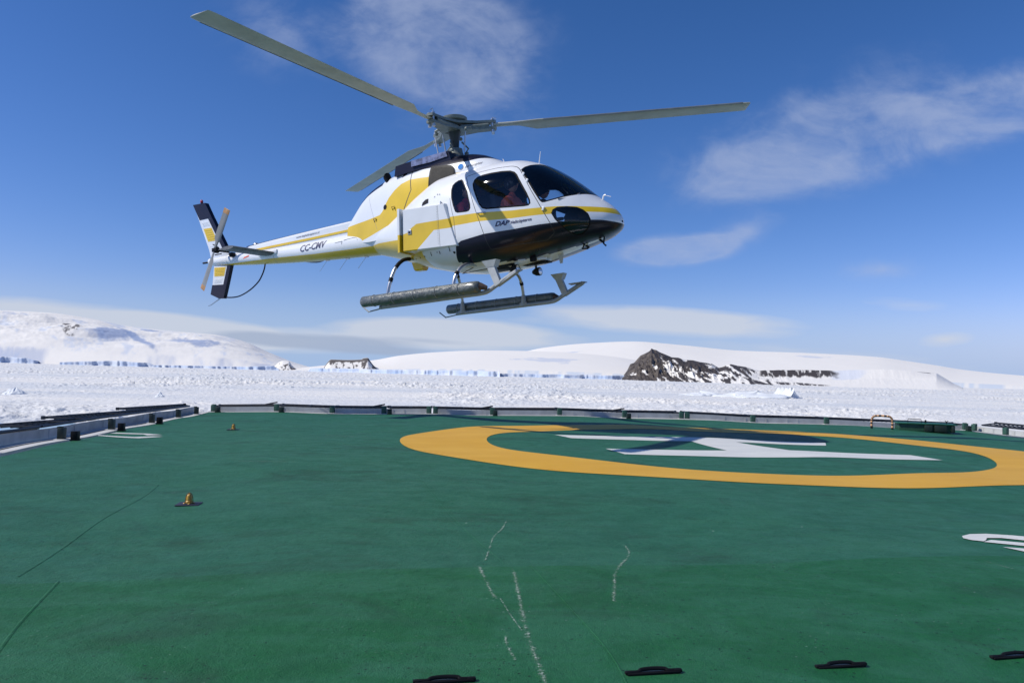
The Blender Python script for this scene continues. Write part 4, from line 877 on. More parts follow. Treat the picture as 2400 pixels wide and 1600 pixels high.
MB().prism([(1.93, -.01, .66), (2.03, -.01, .66), (2.0, -.01, .50), (1.96, -.01, .50)], (0, .02, 0)).build('blade_antenna', COAM, heli)
MB().loft([[(-.95 + x, y, z) for x, y in ((-.16, -.09), (.16, -.09), (.16, .09), (-.16, .09))] if 0 else [(-.93 + sx_ * a_, sy_ * b_, z) for sx_, sy_ in ((-1, -1), (1, -1), (1, 1), (-1, 1))] for z, a_, b_ in ((.92, .13, .10), (.79, .10, .08), (.765, .08, .06))]).build('belly_fairing', YEL, heli, 20)
for x in (-.62, -.45, -.30, -.10, .12, .36):
    z = .80 + .06 * max(0, -x); y = yB(x, z + .05); MB().tube([(x, y - .003, z + .09), (x + .03, y - .018, z + .09), (x + .045, y - .012, z + .02)], .006, 5).build('lashing_ring', BLACK, heli)
MB().tube(curve([(.55, -.45, .58), (.42, -.55, .50), (.50, -.65, .47), (.75, -.45, .52), (1.0, -.35, .54)], 6), .006, 5).tube(curve([(.62, -.85, .55), (.60, -1.0, .42), (.58, -1.06, .22)], 6), .011, 5).build('cable', BLACK, heli)
MB().box((1.62, -.28, .60), (.10, .07, .10), bev=.01).box((.9, -.1, .535), (.35, .3, .03), bev=.01).box((1.5, .05, .57), (.5, .16, .03), bev=.01).box((1.1, -.33, .55), (.30, .05, .04), bev=.01).build('belly_fitting', BLACK, heli)
for x, y, sx_, sy_ in ((1.45, -.36, .12, .06), (1.75, -.22, .16, .05)): MB().box((x, y, .585), (sx_, sy_, .03), Matrix.Rotation(.3, 3, 'Z'), bev=.004).build('belly_glint', WHITE, heli)  # white slips added as painted reflections under the belly
MB().tube([(1.72, -.06, 2.19), (1.76, -.06, 2.39)], [.010, .005], 6).build('whip_antenna', WHITE, heli)
MB().tube(curve([(2.79, 0, 1.40), (2.81, 0, 1.455), (2.845, 0, 1.465)], 5), .014, 8).tube([(2.84, 0, 1.46), (2.93, 0, 1.42)], .005, 6).build('pitot_mast', WHITE, heli)
MB().tube([(2.36, -.70, 1.362), (2.50, -.58, 1.375), (2.60, -.42, 1.452)], .010, 6).build('wiper', GREY, heli)
MB().tube([(1.10, -.12, 2.30), (1.06, -.12, 2.40)], .008, 6).build('roof_antenna', WHITE, heli)
# engine cowling
SWOOSH = [(-2.60, 1.83), (-2.304, 1.832), (-1.884, 1.842), (-1.549, 1.855), (-1.47, 1.895), (-1.423, 1.94), (-1.35, 2.04), (-1.278, 2.125), (-1.136, 2.233), (-.969, 2.315), (-.761, 2.352), (-.5, 2.325), (-.236, 2.292), (.322, 2.236), (.676, 2.223), (.972, 2.236), (1.12, 2.25), (1.2, 2.0), (-2.60, 1.4)]
NCAP = [(-1.22, 2.55), (-.80, 2.52), (-.42, 2.485), (-.1, 2.45), (.202, 2.424), (.40, 2.414), (.554, 2.410), (.731, 2.424), (.85, 2.424), (.93, 2.415), (.993, 2.400), (1.07, 2.36), (1.14, 2.305), (1.32, 2.17), (1.5, 2.9), (-1.25, 2.9)]
def build_cowl():
    xs = np.concatenate([np.linspace(1.295, .9, 14), np.linspace(.86, -2.57, 76)]); K = 64; bm = bmesh.new(); R_ = []
    for x in xs:
        t = np.linspace(0, np.pi, K); c, s = np.cos(t), np.sin(t); w, zb, zt = gw(x), gb(x), gt(x)
        R_.append([bm.verts.new((x, w * np.sign(a_) * abs(a_) ** (2 / 2.6), zb + (zt - zb) * b_ ** (2 / 2.6))) for a_, b_ in zip(c, np.maximum(s, 0))])
    for i in range(len(R_) - 1):
        for j in range(K - 1): bm.faces.new((R_[i][j], R_[i + 1][j], R_[i + 1][j + 1], R_[i][j + 1]))
    sm1 = linep([(-.735, 2.60), (-.735, 2.442), (-.728, 2.33), (-.689, 2.145), (-.793, 1.944), (-.864, 1.80)], .020); sm2 = linep([(.554, 2.46), (.576, 2.10)], .007); sm3 = linep([(-1.937, 2.30), (-1.80, 2.0), (-1.633, 1.60)], .006)
    cuts(bm, [SWOOSH, NCAP, sm1, sm2, sm3])
    P = np.array([v.co[:] for v in bm.verts]); z0 = gb(P[:, 0]); k_ = 1 / np.clip(1 + GC(P), .9, 1.1); k_ = np.where(P[:, 2] > z0 + .01, k_, 1); P[:, 1] *= k_; P[:, 2] = z0 + (P[:, 2] - z0) * k_
    V_ = [tuple(p) for p in P]; bm.verts.index_update(); F_ = [[v.index for v in f.verts] for f in bm.faces]; M_ = []
    for f in bm.faces:
        c_ = f.calc_center_median(); x, y, z = c_; mi = 0
        if inpoly(x, z, SWOOSH): mi = 1
        if inpoly(x, z, NCAP): mi = 2
        if (x < -1.55 and abs(y) < .60 * float(gw(x)) and z > float(gt(x)) - .12 * (1 if x > -2.3 else 2)): mi = 2
        if inpoly(x, z, sm1) or inpoly(x, z, sm2): mi = 3
        if inpoly(x, z, sm3): mi = 4
        M_.append(mi)
    me = bpy.data.meshes.new('engine_cowling'); me.from_pydata(V_, [], F_)
    for m_ in (WHITE, YEL, NAVY, SEAM, GREY): me.materials.append(m_)
    me.polygons.foreach_set('material_index', M_); me.shade_smooth(); me.normals_split_custom_set_from_vertices([tuple(n_) for n_ in gradn(GC, P)]); bm.free()
    return link(bpy.data.objects.new('engine_cowling', me), heli)
cowl = build_cowl()
decal('maker_lettering', 'eurocopter', .505, 2.288, .835, 2.308, .068, GREY, yC, cowl, .2, bold=.01)
dots('emblem_disc', [(.415, 2.330, .062)], WHITE, GC, cowl); o_ = dots('emblem', [(.415, 2.330, .054)], LOGO, GC, cowl); o_.location.y = -.005
o_ = obj('emblem_stroke', [(.385, yC(.385, 2.318) - .008, 2.318), (.445, yC(.445, 2.338) - .008, 2.338), (.448, yC(.448, 2.346) - .008, 2.346), (.395, yC(.395, 2.332) - .008, 2.332)], [(0, 1, 2, 3)], WHITE, cowl)
dots('vent_hole', [(-1.375, 1.967, .048)], BLACK, GC, cowl)
P_ = [(-.99, 2.45), (-.88, 2.475), (-.86, 2.515), (-.96, 2.50)]; obj('vent_slot', [(x, yC(x, z) - .006, z) for x, z in P_], [(0, 1, 2, 3)], BLACK, cowl)
for s in (-1, 1):                # intake screens
    A = [(-.27, 2.08), (-.27, 2.30), (-.265, 2.46), (-.22, 2.488), (-.05, 2.455), (.12, 2.425), (.22, 2.395), (.285, 2.33), (.31, 2.24), (.305, 2.16)]
    A = [tuple(p) for p in curve([(x, 0, z) for x, z in A] + [(.15, 0, 2.13), (-.10, 0, 2.085)], 4)]; A = [(p[0], p[2]) for p in A]
    V_ = [(x, s * -yC(x, z) + s * .012, z) for x, z in A]; I_ = inset(A, .034); V2 = [(x, s * -yC(x, z) + s * .010, z) for x, z in I_]; n_ = len(A)
    o_ = MB().add(V_ + V2, [(i, (i + 1) % n_, n_ + (i + 1) % n_, n_ + i) for i in range(n_)]).build('air_intake', BLACK, cowl)
    c_ = (sum(p[0] for p in I_) / n_, sum(p[1] for p in I_) / n_)
    MB().add(V2 + [(c_[0], s * -yC(*c_) + s * .022, c_[1])], [(i, (i + 1) % n_, n_) for i in range(n_)]).build('intake_screen', MESHM, o_)
MB().loft([[(-1.44 - dx * .5 + r * .35 * math.cos(a_ * .524), -.16 + r * math.sin(a_ * .524), 2.50 + dx + r * .8 * math.cos(a_ * .524) * .9) for a_ in range(12)] for dx, r in ((-.06, .07), (.02, .085), (.10, .10))], cap=True).build('exhaust_scoop', BLACK, cowl)
tr = MB(); tr.prism([(-1.16, -.34, 2.50), (-1.12, -.34, 2.685), (-.62, -.36, 2.70), (.10, -.36, 2.70), (.16, -.37, 2.50), (-.8, -.37, 2.50)], (0, .70, 0)); top = tr.build('roof_tray', NAVY, cowl, 20)
pl = MB(); pl.prism([(-.72, -.372, 2.585), (-.72, -.372, 2.692), (.06, -.372, 2.695), (.09, -.372, 2.60), (-.3, -.372, 2.575)], (0, -.012, 0)); pl.build('tray_side_plate', mat('brushed side plate', (.42, .40, .46), .28, .7, var=.35, vscale=12), top)
MB().box((-.45, 0, 2.702), (.9, .5, .015), bev=.004).build('tray_cover', COAM, top)
for x, z in ((-1.15, 1.86), (-1.70, 1.75)): MB().tube([(x, yC(x, z) - .004, z), (x - .01, yC(x, z) - .022, z + .06), (x + .05, yC(x, z) - .022, z + .06), (x + .07, yC(x, z) - .008, z - .03)], .006, 5).build('cowling_latch', BLACK, cowl)
# tail boom
bc = pchip([-1.80, -3.28, -5.18, -7.0], [1.452, 1.515, 1.64, 1.785]); br = pchip([-1.80, -3.28, -5.18, -7.0], [.262, .215, .158, .085])
def yT(x, z): return -math.sqrt(max(float(br(x)) ** 2 - (z - float(bc(x))) ** 2, 1e-6))
def build_boom():
    bm = bmesh.new(); K = 48; R_ = []
    for x in np.linspace(-1.80, -7.0, 60): R_.append([bm.verts.new((x, br(x) * math.cos(2 * math.pi * j / K), bc(x) + br(x) * math.sin(2 * math.pi * j / K))) for j in range(K)])
    for i in range(59):
        for j in range(K): bm.faces.new((R_[i][j], R_[i + 1][j], R_[i + 1][(j + 1) % K], R_[i][(j + 1) % K]))
    bm.faces.new(R_[-1]); Yp = [(-1.7, 1.335), (-2.5, 1.375), (-3.5, 1.435), (-4.45, 1.512), (-5.4, 1.578), (-7.1, 1.69), (-7.1, 1.0), (-1.7, 1.0)]; jt = linep([(-4.72, 1.9), (-4.70, 1.3)], .008); jt2 = linep([(-6.32, 1.9), (-6.32, 1.6)], .008)
    cuts(bm, [Yp, jt, jt2])
    for f in bm.faces:
        c_ = f.calc_center_median(); f.material_index = 1 if inpoly(c_.x, c_.z, Yp) else 0
        if inpoly(c_.x, c_.z, jt) or inpoly(c_.x, c_.z, jt2): f.material_index = 2
    bmesh.ops.recalc_face_normals(bm, faces=bm.faces); return from_bm('tail_boom', bm, [WHITE, YEL, GREY], heli, 30)
boom = build_boom()
decal('registration', 'CC-CMV', -3.86, 1.528, -3.125, 1.522, .195, INK, yT, boom, .18, bold=.014)
sp = MB(); R_ = []
for x, z0, z1, w in ((-2.40, 1.62, 1.965, .125), (-3.6, 1.66, 1.962, .11), (-4.8, 1.72, 1.952, .095), (-5.75, 1.77, 1.935, .075), (-6.1, 1.79, 1.87, .05)): R_.append([(x, -w, z0), (x, -w, z1 - .05), (x, -w * .75, z1 - .012), (x, -w * .4, z1), (x, w * .4, z1), (x, w * .75, z1 - .012), (x, w, z1 - .05), (x, w, z0)])
sp.loft(R_); spine = sp.build('drive_shaft_cover', WHITE, boom, 30)
MB().loft([[(x, -w, z), (x, -w - .012, z), (x, -w - .012, z + .045), (x, -w, z + .045)] for x, z, w in ((-2.5, 1.745, .122), (-3.6, 1.752, .109), (-4.8, 1.775, .094), (-5.5, 1.785, .079))]).build('cover_rail', YEL, spine, 20)
MB().loft([[(x, -.045, z), (x, .045, z), (x, .045, z + .008), (x, -.045, z + .008)] for x, z in ((-2.45, 1.962), (-3.6, 1.960), (-4.8, 1.950), (-5.7, 1.934))]).build('anti_glare_strip', NAVY, spine, 20)
decal('web_lettering', 'www.daphelicopteros.cl', -4.06, 1.852, -3.38, 1.852, .055, INK, lambda x, z: -.104 - .0115 * (x + 4.0), spine, .2)
MB().ball((-5.45, 0, 1.955), (.07, .05, .035)).build('strobe_lamp', STEEL, boom)
for x in (-3.30, -2.75, -2.25): MB().tube([(x, 0, bc(x) - br(x) + .01), (x - .22, -.02, bc(x) - br(x) - .20)], .004, 5).box((x, 0, float(bc(x) - br(x)) - .006), (.08, .04, .02)).build('wire_antenna', STEEL, boom)
MB().tube(curve([(-2.62, yT(-2.62, 1.56) - .003, 1.57), (-2.5, yT(-2.5, 1.58) - .004, 1.58), (-2.3, yT(-2.3, 1.575) - .004, 1.575), (-2.24, yT(-2.24, 1.52) - .004, 1.52)], 5), .004, 5).tube([(-2.86, yT(-2.86, 1.56) - .003, 1.555), (-2.66, yT(-2.66, 1.55) - .003, 1.56), (-2.67, yT(-2.67, 1.5) - .003, 1.50)], .004, 5).build('boom_handle', GREY, boom)
dots_y = yT(-5.6, 1.66); obj('boom_marking', [(-5.72, yT(-5.72, 1.66) - .004, 1.66), (-5.52, yT(-5.52, 1.68) - .004, 1.68), (-5.50, yT(-5.5, 1.71) - .004, 1.715), (-5.66, yT(-5.66, 1.69) - .004, 1.695)], [(0, 1, 2, 3)], JACKET, boom)
MB().tube([(-6.98, 0, 1.785), (-7.28, 0, 1.80)], .022, 8).build('tail_lamp', BLACK, boom)
# fins
def fin(name, P, th, panels, parent=heli):
    n_ = len(P); c_ = Vector((sum(p[0] for p in P) / n_, sum(p[1] for p in P) / n_)); mb = MB(); V_ = []
    for y, k_ in ((-th, .90), (-th * .55, 1.0), (th * .55, 1.0), (th, .90)): V_.append([(c_.x + (p[0] - c_.x) * k_, y, c_.y + (p[1] - c_.y) * (k_ * .5 + .5)) for p in P])
    o_ = mb.loft(V_).build(name, WHITE, parent, 25)
    for nm, Q, m_, ribs in panels:
        q_ = MB()
        if m_ is NAVY: q_.prism([(x, -th - .0035, z) for x, z in Q], (0, 2 * th + .007, 0))
        for s in (-1, 1):
            if m_ is not NAVY: q_.prism([(x, s * (th - .004), z) for x, z in Q], (0, s * .0075, 0))
            if ribs:
                x0, x1 = (Q[0][0] + Q[-1][0]) / 2, (Q[1][0] + Q[2][0]) / 2; z0, z1 = min(p[1] for p in Q), max(p[1] for p in Q)
                for i in range(1, ribs + 1):
                    f = i / (ribs + 1); a_ = Vector(Q[0]).lerp(Vector(Q[-1]), f); b_ = Vector(Q[1]).lerp(Vector(Q[2]), f); a_, b_ = a_.lerp(b_, .12), a_.lerp(b_, .86); q_.tube([(a_.x, s * (th + .003), a_.y), (b_.x, s * (th + .003), b_.y)], .006, 6)
        q_.build(nm, m_, o_, 30)
    return o_
uf = fin('upper_fin', [(-7.51, 3.18), (-7.08, 3.15), (-6.36, 1.95), (-6.30, 1.76), (-6.92, 1.76), (-6.99, 2.02)], .045,
    [('navy_cap', [(-7.515, 3.19), (-7.07, 3.16), (-6.845, 2.775), (-7.285, 2.79)], NAVY, 0), ('leading_edge', [(-6.98, 2.774), (-6.842, 2.774), (-6.34, 1.95), (-6.47, 1.95)], NAVY, 0), ('yellow_panel', [(-7.16, 2.57), (-6.87, 2.55), (-6.69, 2.23), (-7.01, 2.25)], YEL, 5), ('white_panel', [(-7.24, 2.73), (-6.98, 2.715), (-6.92, 2.61), (-7.18, 2.62)], WHITE, 3), ('white_panel', [(-6.99, 2.17), (-6.70, 2.16), (-6.56, 1.92), (-6.92, 1.92)], WHITE, 4)])
MB().tube([(-7.25, 0, 3.16), (-7.25, 0, 3.21)], .03, 10).build('beacon_base', NAVY, uf); MB().ball((-7.25, 0, 3.225), (.035, .035, .05)).build('beacon', REDM, uf)
lf = fin('lower_fin', [(-6.86, 1.68), (-6.27, 1.62), (-6.56, .91), (-6.71, .925), (-6.99, 1.045)], .04,
    [('navy_cap', [(-6.93, 1.245), (-6.425, 1.20), (-6.55, .90), (-6.715, .915), (-7.0, 1.04)], NAVY, 0), ('leading_edge', [(-6.38, 1.62), (-6.26, 1.61), (-6.424, 1.201), (-6.54, 1.21)], NAVY, 0), ('yellow_panel', [(-6.83, 1.63), (-6.43, 1.59), (-6.50, 1.40), (-6.84, 1.43)], YEL, 5), ('white_panel', [(-6.86, 1.37), (-6.57, 1.345), (-6.60, 1.26), (-6.87, 1.28)], WHITE, 3)])
MB().tube([(-6.66, 0, .945), (-7.05, 0, .81), (-7.16, 0, .795)], [.016, .013, .008], 8).build('tail_skid', STEEL, lf)
MB().tube(curve([(-5.17, 0, 1.50), (-5.20, 0, 1.40), (-5.28, 0, 1.27), (-5.42, 0, 1.13), (-5.71, 0, .985), (-6.08, 0, .895), (-6.44, 0, .91), (-6.58, 0, .96)], 6), .015, 8).build('tail_guard', NAVY, heli)
def stab(s):
    R_ = []
    for y in (.10, 1.17, 1.21):
        k_ = 1 if y < 1.25 else .85; R_.append([(-4.86 + px_ * k_ * .46, s * y, 1.635 + pz_ * k_) for px_, pz_ in ((.5, 0), (.42, .022), (.2, .036), (-.1, .032), (-.5, .006), (-.5, -.004), (-.1, -.034), (.2, -.038), (.42, -.024))])
    o_ = MB().loft(R_).build('horizontal_stabilizer', STABM, heli, 30)
    MB().box((-4.86, s * .16, 1.65), (.58, .09, .10), bev=.03).build('root_fairing', WHITE, o_)
    return o_
stab(-1); stab(1)
# tail rotor
tt = bpy.data.objects.new('tail_rotor', None); link(tt, heli); tt.location = (-6.32, -.36, 1.92)
MB().tube([(0, .32, 0), (0, -.05, 0)], .028, 10).tube([(0, .05, 0), (0, -.02, 0)], .07, 12).box((0, -.02, 0), (.16, .07, .09), bev=.015).build('hub', BLACK, tt)
MB().tube([(-.05, .1, .08), (-.03, -.05, .12)], .012, 6).tube([(.05, .1, -.08), (.03, -.05, -.12)], .012, 6).tube([(.16, .12, -.05), (-.16, .05, .02)], .018, 6).tube([(.30, .2, -.05), (.02, .02, -.02)], .014, 6).build('pitch_link', BLACK, tt)
MB().box((.26, .22, -.12), (.10, .12, .10), bev=.02).build('gearbox', BLACK, tt)
d_ = Vector((.532, 0, .847)); c_ = Vector((.847, 0, -.532))
for s in (1, -1):
    def sec(r, ch, th, tw): return [d_ * (r * s) + (c_ * s) * (x * ch * math.cos(tw)) + Vector((0, -.03 + x * ch * math.sin(tw) + y * th, 0)) for x, y in ((.35, 0), (.2, .5), (-.1, .5), (-.65, 0), (-.1, -.5), (.2, -.5))]
    b_ = MB().loft([sec(.05, .07, .04, .2), sec(.16, .08, .03, .2), sec(.24, .175, .024, .18), sec(.84, .185, .016, .12)]).build('tail_blade', TBLADE, tt, 30)
    MB().loft([sec(.84, .188, .018, .12), sec(.945, .188, .016, .12), sec(.95, .17, .008, .12)]).build('blade_tip', ORANGE, b_, 30)
# landing gear
def gear(s):
    Y = s * 1.1; k_ = MB().tube(curve([(-.98, Y, .035), (-.2, Y, .03), (.7, Y, .03), (1.12, Y, .03), (1.26, Y, .055), (1.40, Y, .12), (1.80, Y, .295)], 6), .036, 12).build('skid', SKIDM, heli)
    MB().tube(curve([(-.95, Y, .015), (-1.24, Y, -.01), (-1.27, Y, .0), (-1.40, Y, .10)], 5), .012, 8).build('skid_spring', SKIDM, k_)
    MB().prism([(1.84, Y - .05, .305), (1.80, Y - .05, .265), (1.42, Y - .02, .10), (1.45, Y - .02, .155)], (0, .09, 0)).prism([(1.86, Y - .06, .31), (1.86, Y + .06, .31), (1.62, Y - s * .20, .29), (1.60, Y - s * .05, .285)], (0, 0, -.014)).build('toe_step', SKIDM, k_, 25)
    p_ = MB(); p_.prism([(1.40, Y - .035, .10), (1.50, Y - .035, .145), (1.40, Y - .035, .42), (1.27, Y - .035, .42)], (0, .07, 0)); p_.prism([(1.20, Y - .07, .515), (1.47, Y - .07, .515), (1.40, Y - .04, .41), (1.27, Y - .04, .41)], (0, .13, 0)); p_.build('boarding_step', mat('pale grey step paint', (.50, .52, .52), .4), k_, 25)
    R_ = []
    for x, r in ((-1.275, .02), (-1.27, .075), (-1.24, .092), (-.6, .090), (.1, .093), (.7, .090), (1.10, .088), (1.15, .080), (1.17, .03)): R_.append([(x, s * 1.215 + r * math.cos(j * math.pi / 10) * (1 + .03 * math.sin(3 * x + j)), .135 - .012 * x + r * 1.05 * math.sin(j * math.pi / 10) * (1 + .03 * math.sin(5 * x + 2 * j))) for j in range(20)])
    f_ = MB().loft(R_).build('float_bag', FLOATM, heli, 60); f_['label'] = 'packed grey float bag along the skid'
    st = MB()
    for x in (-1.0, -.55, -.1, .35, .8): st.tube([(x, s * 1.215 + .095 * math.cos(a_), .135 - .012 * x + .099 * math.sin(a_)) for a_ in np.linspace(0, 2 * math.pi, 18)], .005, 5, cap=False)
    st.build('lashing', SKIDM, f_)
    MB().tube([(1.16, s * 1.20, .13), (1.27, s * 1.17, .09)], [.06, .035], 10).build('inflation_valve', mat('rusty brown fitting', (.10, .06, .045), .7, var=.3, vscale=30), f_)
    for xf, pts in ((.57, [(.57, Y, .03), (.575, s * 1.085, .22), (.595, s * 1.02, .40), (.625, s * .88, .545), (.64, s * .66, .605), (.64, s * .3, .61)]), (-.80, [(-.83, Y, .04), (-.815, s * 1.085, .25), (-.79, s * 1.03, .46), (-.76, s * .93, .68), (-.72, s * .76, .845), (-.70, s * .5, .90), (-.70, s * .2, .90)])):
        t_ = MB().tube(curve(pts, 7), .030, 12).build('cross_tube', STEEL, heli)
        MB().tube([Vector(pts[0]) + Vector((0, 0, -.01)), Vector(pts[1])], [.058, .036], 10).box((pts[0][0], pts[0][1], .055), (.16, .085, .05), bev=.01).build('shoe', SKIDM, t_)
        c_ = curve(pts, 7); MB().tube(c_[14:17], .037, 10).build('clamp', BLACK, t_)
        if xf < 0: MB().tube(c_[22:34], .034, 10).build('fairing_sleeve', BLACK, t_)
gear(-1); gear(1)
# main rotor
mr = bpy.data.objects.new('main_rotor', None); link(mr, heli); mr.location = (0, 0, 3.21)
def disc(prof, k=28): return [[(r * math.cos(2 * math.pi * j / k), r * math.sin(2 * math.pi * j / k), z) for j in range(k)] for r, z in prof]
MB().loft(disc([(.23, -.62), (.21, -.57), (.15, -.50), (.13, -.44), (.125, -.38)])).build('swashplate', mat('grey cast metal', (.22, .24, .22), .45, .4, var=.2, vscale=20), mr, 30)
MB().loft(disc([(.07, -.60), (.068, -.34), (.08, -.22), (.11, -.10), (.14, -.04), (.13, 0)])).build('mast', mat('dark mast metal', (.03, .036, .034), .4, .4), mr, 30)
MB().loft(disc([(.05, .02), (.06, .085), (.19, .105), (.232, .12), (.240, .135), (.243, .175), (.235, .182), (.02, .185)])).build('hub_cap', HUBM, mr, 30)
ca = MB()
for i in range(9):
    a_ = i * .698; ca.box((.165 * math.cos(a_), .165 * math.sin(a_), .085), (.05, .06, .05), Matrix.Rotation(a_, 3, 'Z'), bev=.01)
ca.build('hub_weight', HUBD, mr)
CON, T1, T2 = .01733, -.01314, .03752
for i, adeg in enumerate((33., 153., 272.)):
    a_ = rad(adeg); el = CON + T1 * math.cos(a_) + T2 * math.sin(a_)
    M_ = Matrix.Rotation(a_, 4, 'Z') @ Matrix.Rotation(-el, 4, 'Y')
    def put(mb, nm, m_, par=mr, sharp=35):
        o_ = mb.build(nm, m_, par, sharp)
        if par is mr: o_.matrix_local = M_
        return o_
    arm = MB()
    for z, w0, w1 in ((.055, .19, .075), (-.060, .20, .085)):
        arm.prism([(.10, -w0, z - .016), (.42, -w1 - .01, z - .016), (.74, -w1 + .01, z - .016), (.76, 0, z - .016), (.74, w1 - .01, z - .016), (.42, w1 + .01, z - .016), (.10, w0, z - .016)], (0, 0, .045))
    for s in (-1, 1): arm.tube([(.12, s * .13, -.02), (.42, s * .075, -.01), (.62, s * .06, .0)], .036, 8)
    A_ = put(arm, 'rotor_arm', HUBM)
    MB().box((.58, 0, 0), (.10, .15, .10), bev=.015).box((.30, 0, 0), (.10, .16, .07), bev=.015).build('elastomer_bearing', HUBD, A_)
    bt = MB()
    for x, s in ((.69, .045), (.69, -.045)): bt.tube([(x, s, -.13), (x, s, .12)], .020, 8).tube([(x, s, -.14), (x, s, -.095)], .030, 8).tube([(x, s, .085), (x, s, .11)], .030, 8)
    bt.tube([(.69, .045, .11), (.70, .045, .17), (.76, .03, .13)], .007, 6); bt.build('blade_bolt', STEEL, A_)
    MB().tube([(.30, -.10, -.05), (.30, -.20, -.08), (.22, -.24, -.10)], .022, 8).ball((.22, -.24, -.10), (.035, .035, .035)).build('pitch_horn', HUBM, A_)
    rings = []
    for r, ch, le, th, tw in ((.66, .11, .055, .055, .16), (1.05, .12, .06, .048, .16), (1.18, .15, .07, .045, .16), (1.50, .35, .10, .042, .15), (2.6, .35, .10, .040, .12), (4.0, .35, .10, .038, .09), (5.25, .35, .10, .036, .06), (5.33, .34, .095, .034, .06), (5.345, .30, .07, .01, .06)):
        ring = []
        for u_, h_ in ((0, 0), (.03, .32), (.12, .52), (.30, .56), (.60, .36), (.85, .14), (1, .02), (1, -.02), (.85, -.10), (.60, -.28), (.30, -.44), (.12, -.42), (.03, -.26)):
            x = le - u_ * ch; ring.append((r, -(x * math.cos(tw) - 0), x * math.sin(tw) + h_ * th))
        rings.append(ring)
    B_ = put(MB().loft(rings), 'rotor_blade', BLADEM, mr, 50)
    MB().loft([[(r, -(x), z) for x, z in ((.104, .010), (.098, .024), (.098, -.006))] for r in (1.6, 5.2)]).build('leading_edge_strip', mat('worn blade edge', (.28, .28, .27), .35, .3), B_)
    ar = rad(adeg - 32); MB().tube([(.235 * math.cos(ar), .235 * math.sin(ar), -.10), (.19 * math.cos(ar), .19 * math.sin(ar), -.46)], .013, 8).build('pitch_link', STEEL, mr)
    ar += .5; MB().tube([(.12 * math.cos(ar), .12 * math.sin(ar), -.25), (.24 * math.cos(ar + .3), .24 * math.sin(ar + .3), -.36), (.17 * math.cos(ar + .3), .17 * math.sin(ar + .3), -.46)], .016, 8).box((.2 * math.cos(ar + .3), .2 * math.sin(ar + .3), -.45), (.07, .05, .05), bev=.01).build('scissor_link', HUBM, mr)
MB().tube([(-.33, -.14, -.12), (-.24, -.20, -.46)], .012, 8).build('sensor_rod', STEEL, mr)
# cabin interior
MB().box((1.0, 0, .745), (2.1, .95, .04)).build('cabin_floor', LINING, heli); MB().prism([(.02, -.5, .78), (.02, .5, .78), (.02, .70, 1.05), (.0, .72, 1.5), (-.02, .56, 2.05), (-.02, -.56, 2.05), (0, -.72, 1.5), (.02, -.70, 1.05)], (.03, 0, 0)).build('rear_bulkhead', LINING, heli)
MB().prism([(2.22, -.16, .85), (2.52, -.16, .95), (2.44, -.16, 1.36), (2.30, -.16, 1.40), (2.16, -.16, 1.2)], (0, .44, 0)).box((2.26, .02, 1.36), (.40, 1.10, .12), bev=.03).box((2.42, .0, .98), (.55, .40, .34), bev=.04).box((2.62, .0, 1.16), (.30, .60, .16), bev=.04).box((1.95, 0, .95), (.4, .2, .36), bev=.03).build('instrument_panel', LINING, heli, 30)
def seat(x, y, w):
    o_ = MB().box((x, y, 1.0), (.48, w, .12), bev=.04).box((x, y, .84), (.40, w * .85, .24), bev=.02).build('seat', SEATM, heli)
    MB().box((x - .27, y, 1.36), (.12, w, .72), Matrix.Rotation(-.16, 3, 'Y'), bev=.04).build('backrest', SEATM, o_); return o_
seat(1.42, -.38, .46); seat(1.42, .38, .46); seat(.38, -.02, 1.35)
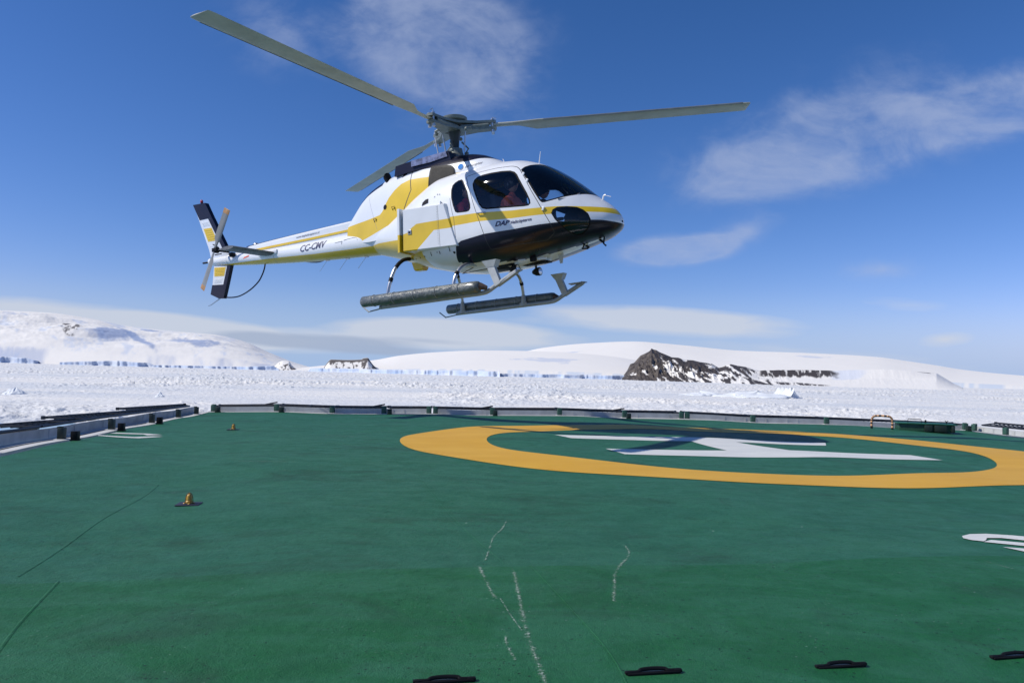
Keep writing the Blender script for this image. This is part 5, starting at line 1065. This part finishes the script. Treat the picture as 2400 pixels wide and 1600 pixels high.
# people on board
def person(loc, rz, label, suit, head, headm):
    V_ = []; E_ = []; R_ = []
    def ch(pts, root=None):
        last = root
        for p, r in pts:
            V_.append(p); R_.append(r); i = len(V_) - 1
            if last is not None: E_.append((last, i))
            last = i
        return last
    ch([((0, 0, .06), (.15, .17)), ((-.02, 0, .22), (.14, .18)), ((-.03, 0, .38), (.15, .20)), ((-.02, 0, .50), (.11, .15)), ((0, 0, .58), (.06, .06)), ((.01, 0, .64), (.055, .055))])
    for s in (-1, 1):
        ch([((.02, s * .19, .47), (.075, .075)), ((.06, s * .24, .30), (.06, .06)), ((.14, s * .25, .16), (.052, .052)), ((.28, s * .20, .17), (.042, .042)), ((.36, s * .15, .20), (.034, .034)), ((.44, s * .12, .20), (.034, .016))], 3)
        ch([((.10, s * .10, .06), (.10, .10)), ((.42, s * .12, .12), (.075, .075)), ((.48, s * .12, -.10), (.058, .058)), ((.46, s * .12, -.28), (.045, .045)), ((.56, s * .12, -.32), (.035, .04))], 0)
    me = bpy.data.meshes.new('person'); me.from_pydata(V_, E_, []); me.materials.append(suit); o_ = link(bpy.data.objects.new('person', me)); o_.modifiers.new('skin', 'SKIN')
    for d, r in zip(me.skin_vertices[0].data, R_): d.radius = r
    me.skin_vertices[0].data[0].use_root = True; sb = o_.modifiers.new('sub', 'SUBSURF'); sb.levels = 2; sb.render_levels = 2; sb2 = None
    tag(o_, label, 'person', 'people on board the helicopter')
    Mh = heli.matrix_basis.copy() if 0 else (Matrix.Translation(heli.location) @ heli.rotation_euler.to_matrix().to_4x4())
    o_.matrix_world = Mh @ Matrix.Translation(loc) @ Matrix.Rotation(rz, 4, 'Z')
    hd = MB().ball((.02, 0, .76), (.098, .078, .125), k=16).ball((.118, 0, .745), (.018, .013, .022), k=8).ball((0, .078, .75), (.02, .01, .03), k=8).ball((0, -.078, .75), (.02, .01, .03), k=8).build('head', SKIN, o_)
    if head == 'helmet':
        h_ = MB().ball((0, 0, .79), (.13, .115, .125), k=16).ball((0, .10, .75), (.045, .035, .06), k=10).ball((0, -.10, .75), (.045, .035, .06), k=10).build('helmet', headm, o_); MB().ball((.055, 0, .785), (.08, .095, .05), k=12).build('visor', BLACK, h_)
    else: MB().ball((-.02, 0, .79), (.115, .095, .115), k=16).build('hair', headm, o_)
    MB().tube([(.105, -.02, .705), (.107, .02, .705)], .006, 6).build('mouth', JACKET2, hd)
    for s in (-1, 1): MB().ball((.098, s * .034, .775), (.012, .013, .009), k=8).build('eye', BLACK, hd)
    return o_
person((1.36, -.40, 1.08), .0, 'person in an orange survival suit sitting in the front seat behind the door window', JACKET, 'helmet', HELMET)
person((1.52, .36, 1.08), .0, 'person in dark clothing and helmet sitting in the far front seat', DARKCL, 'helmet', BLACK)
person((.56, -.58, 1.10), .1, 'person in a red survival suit in the rear seat behind the small rear window', JACKET2, 'hair', BLACK)
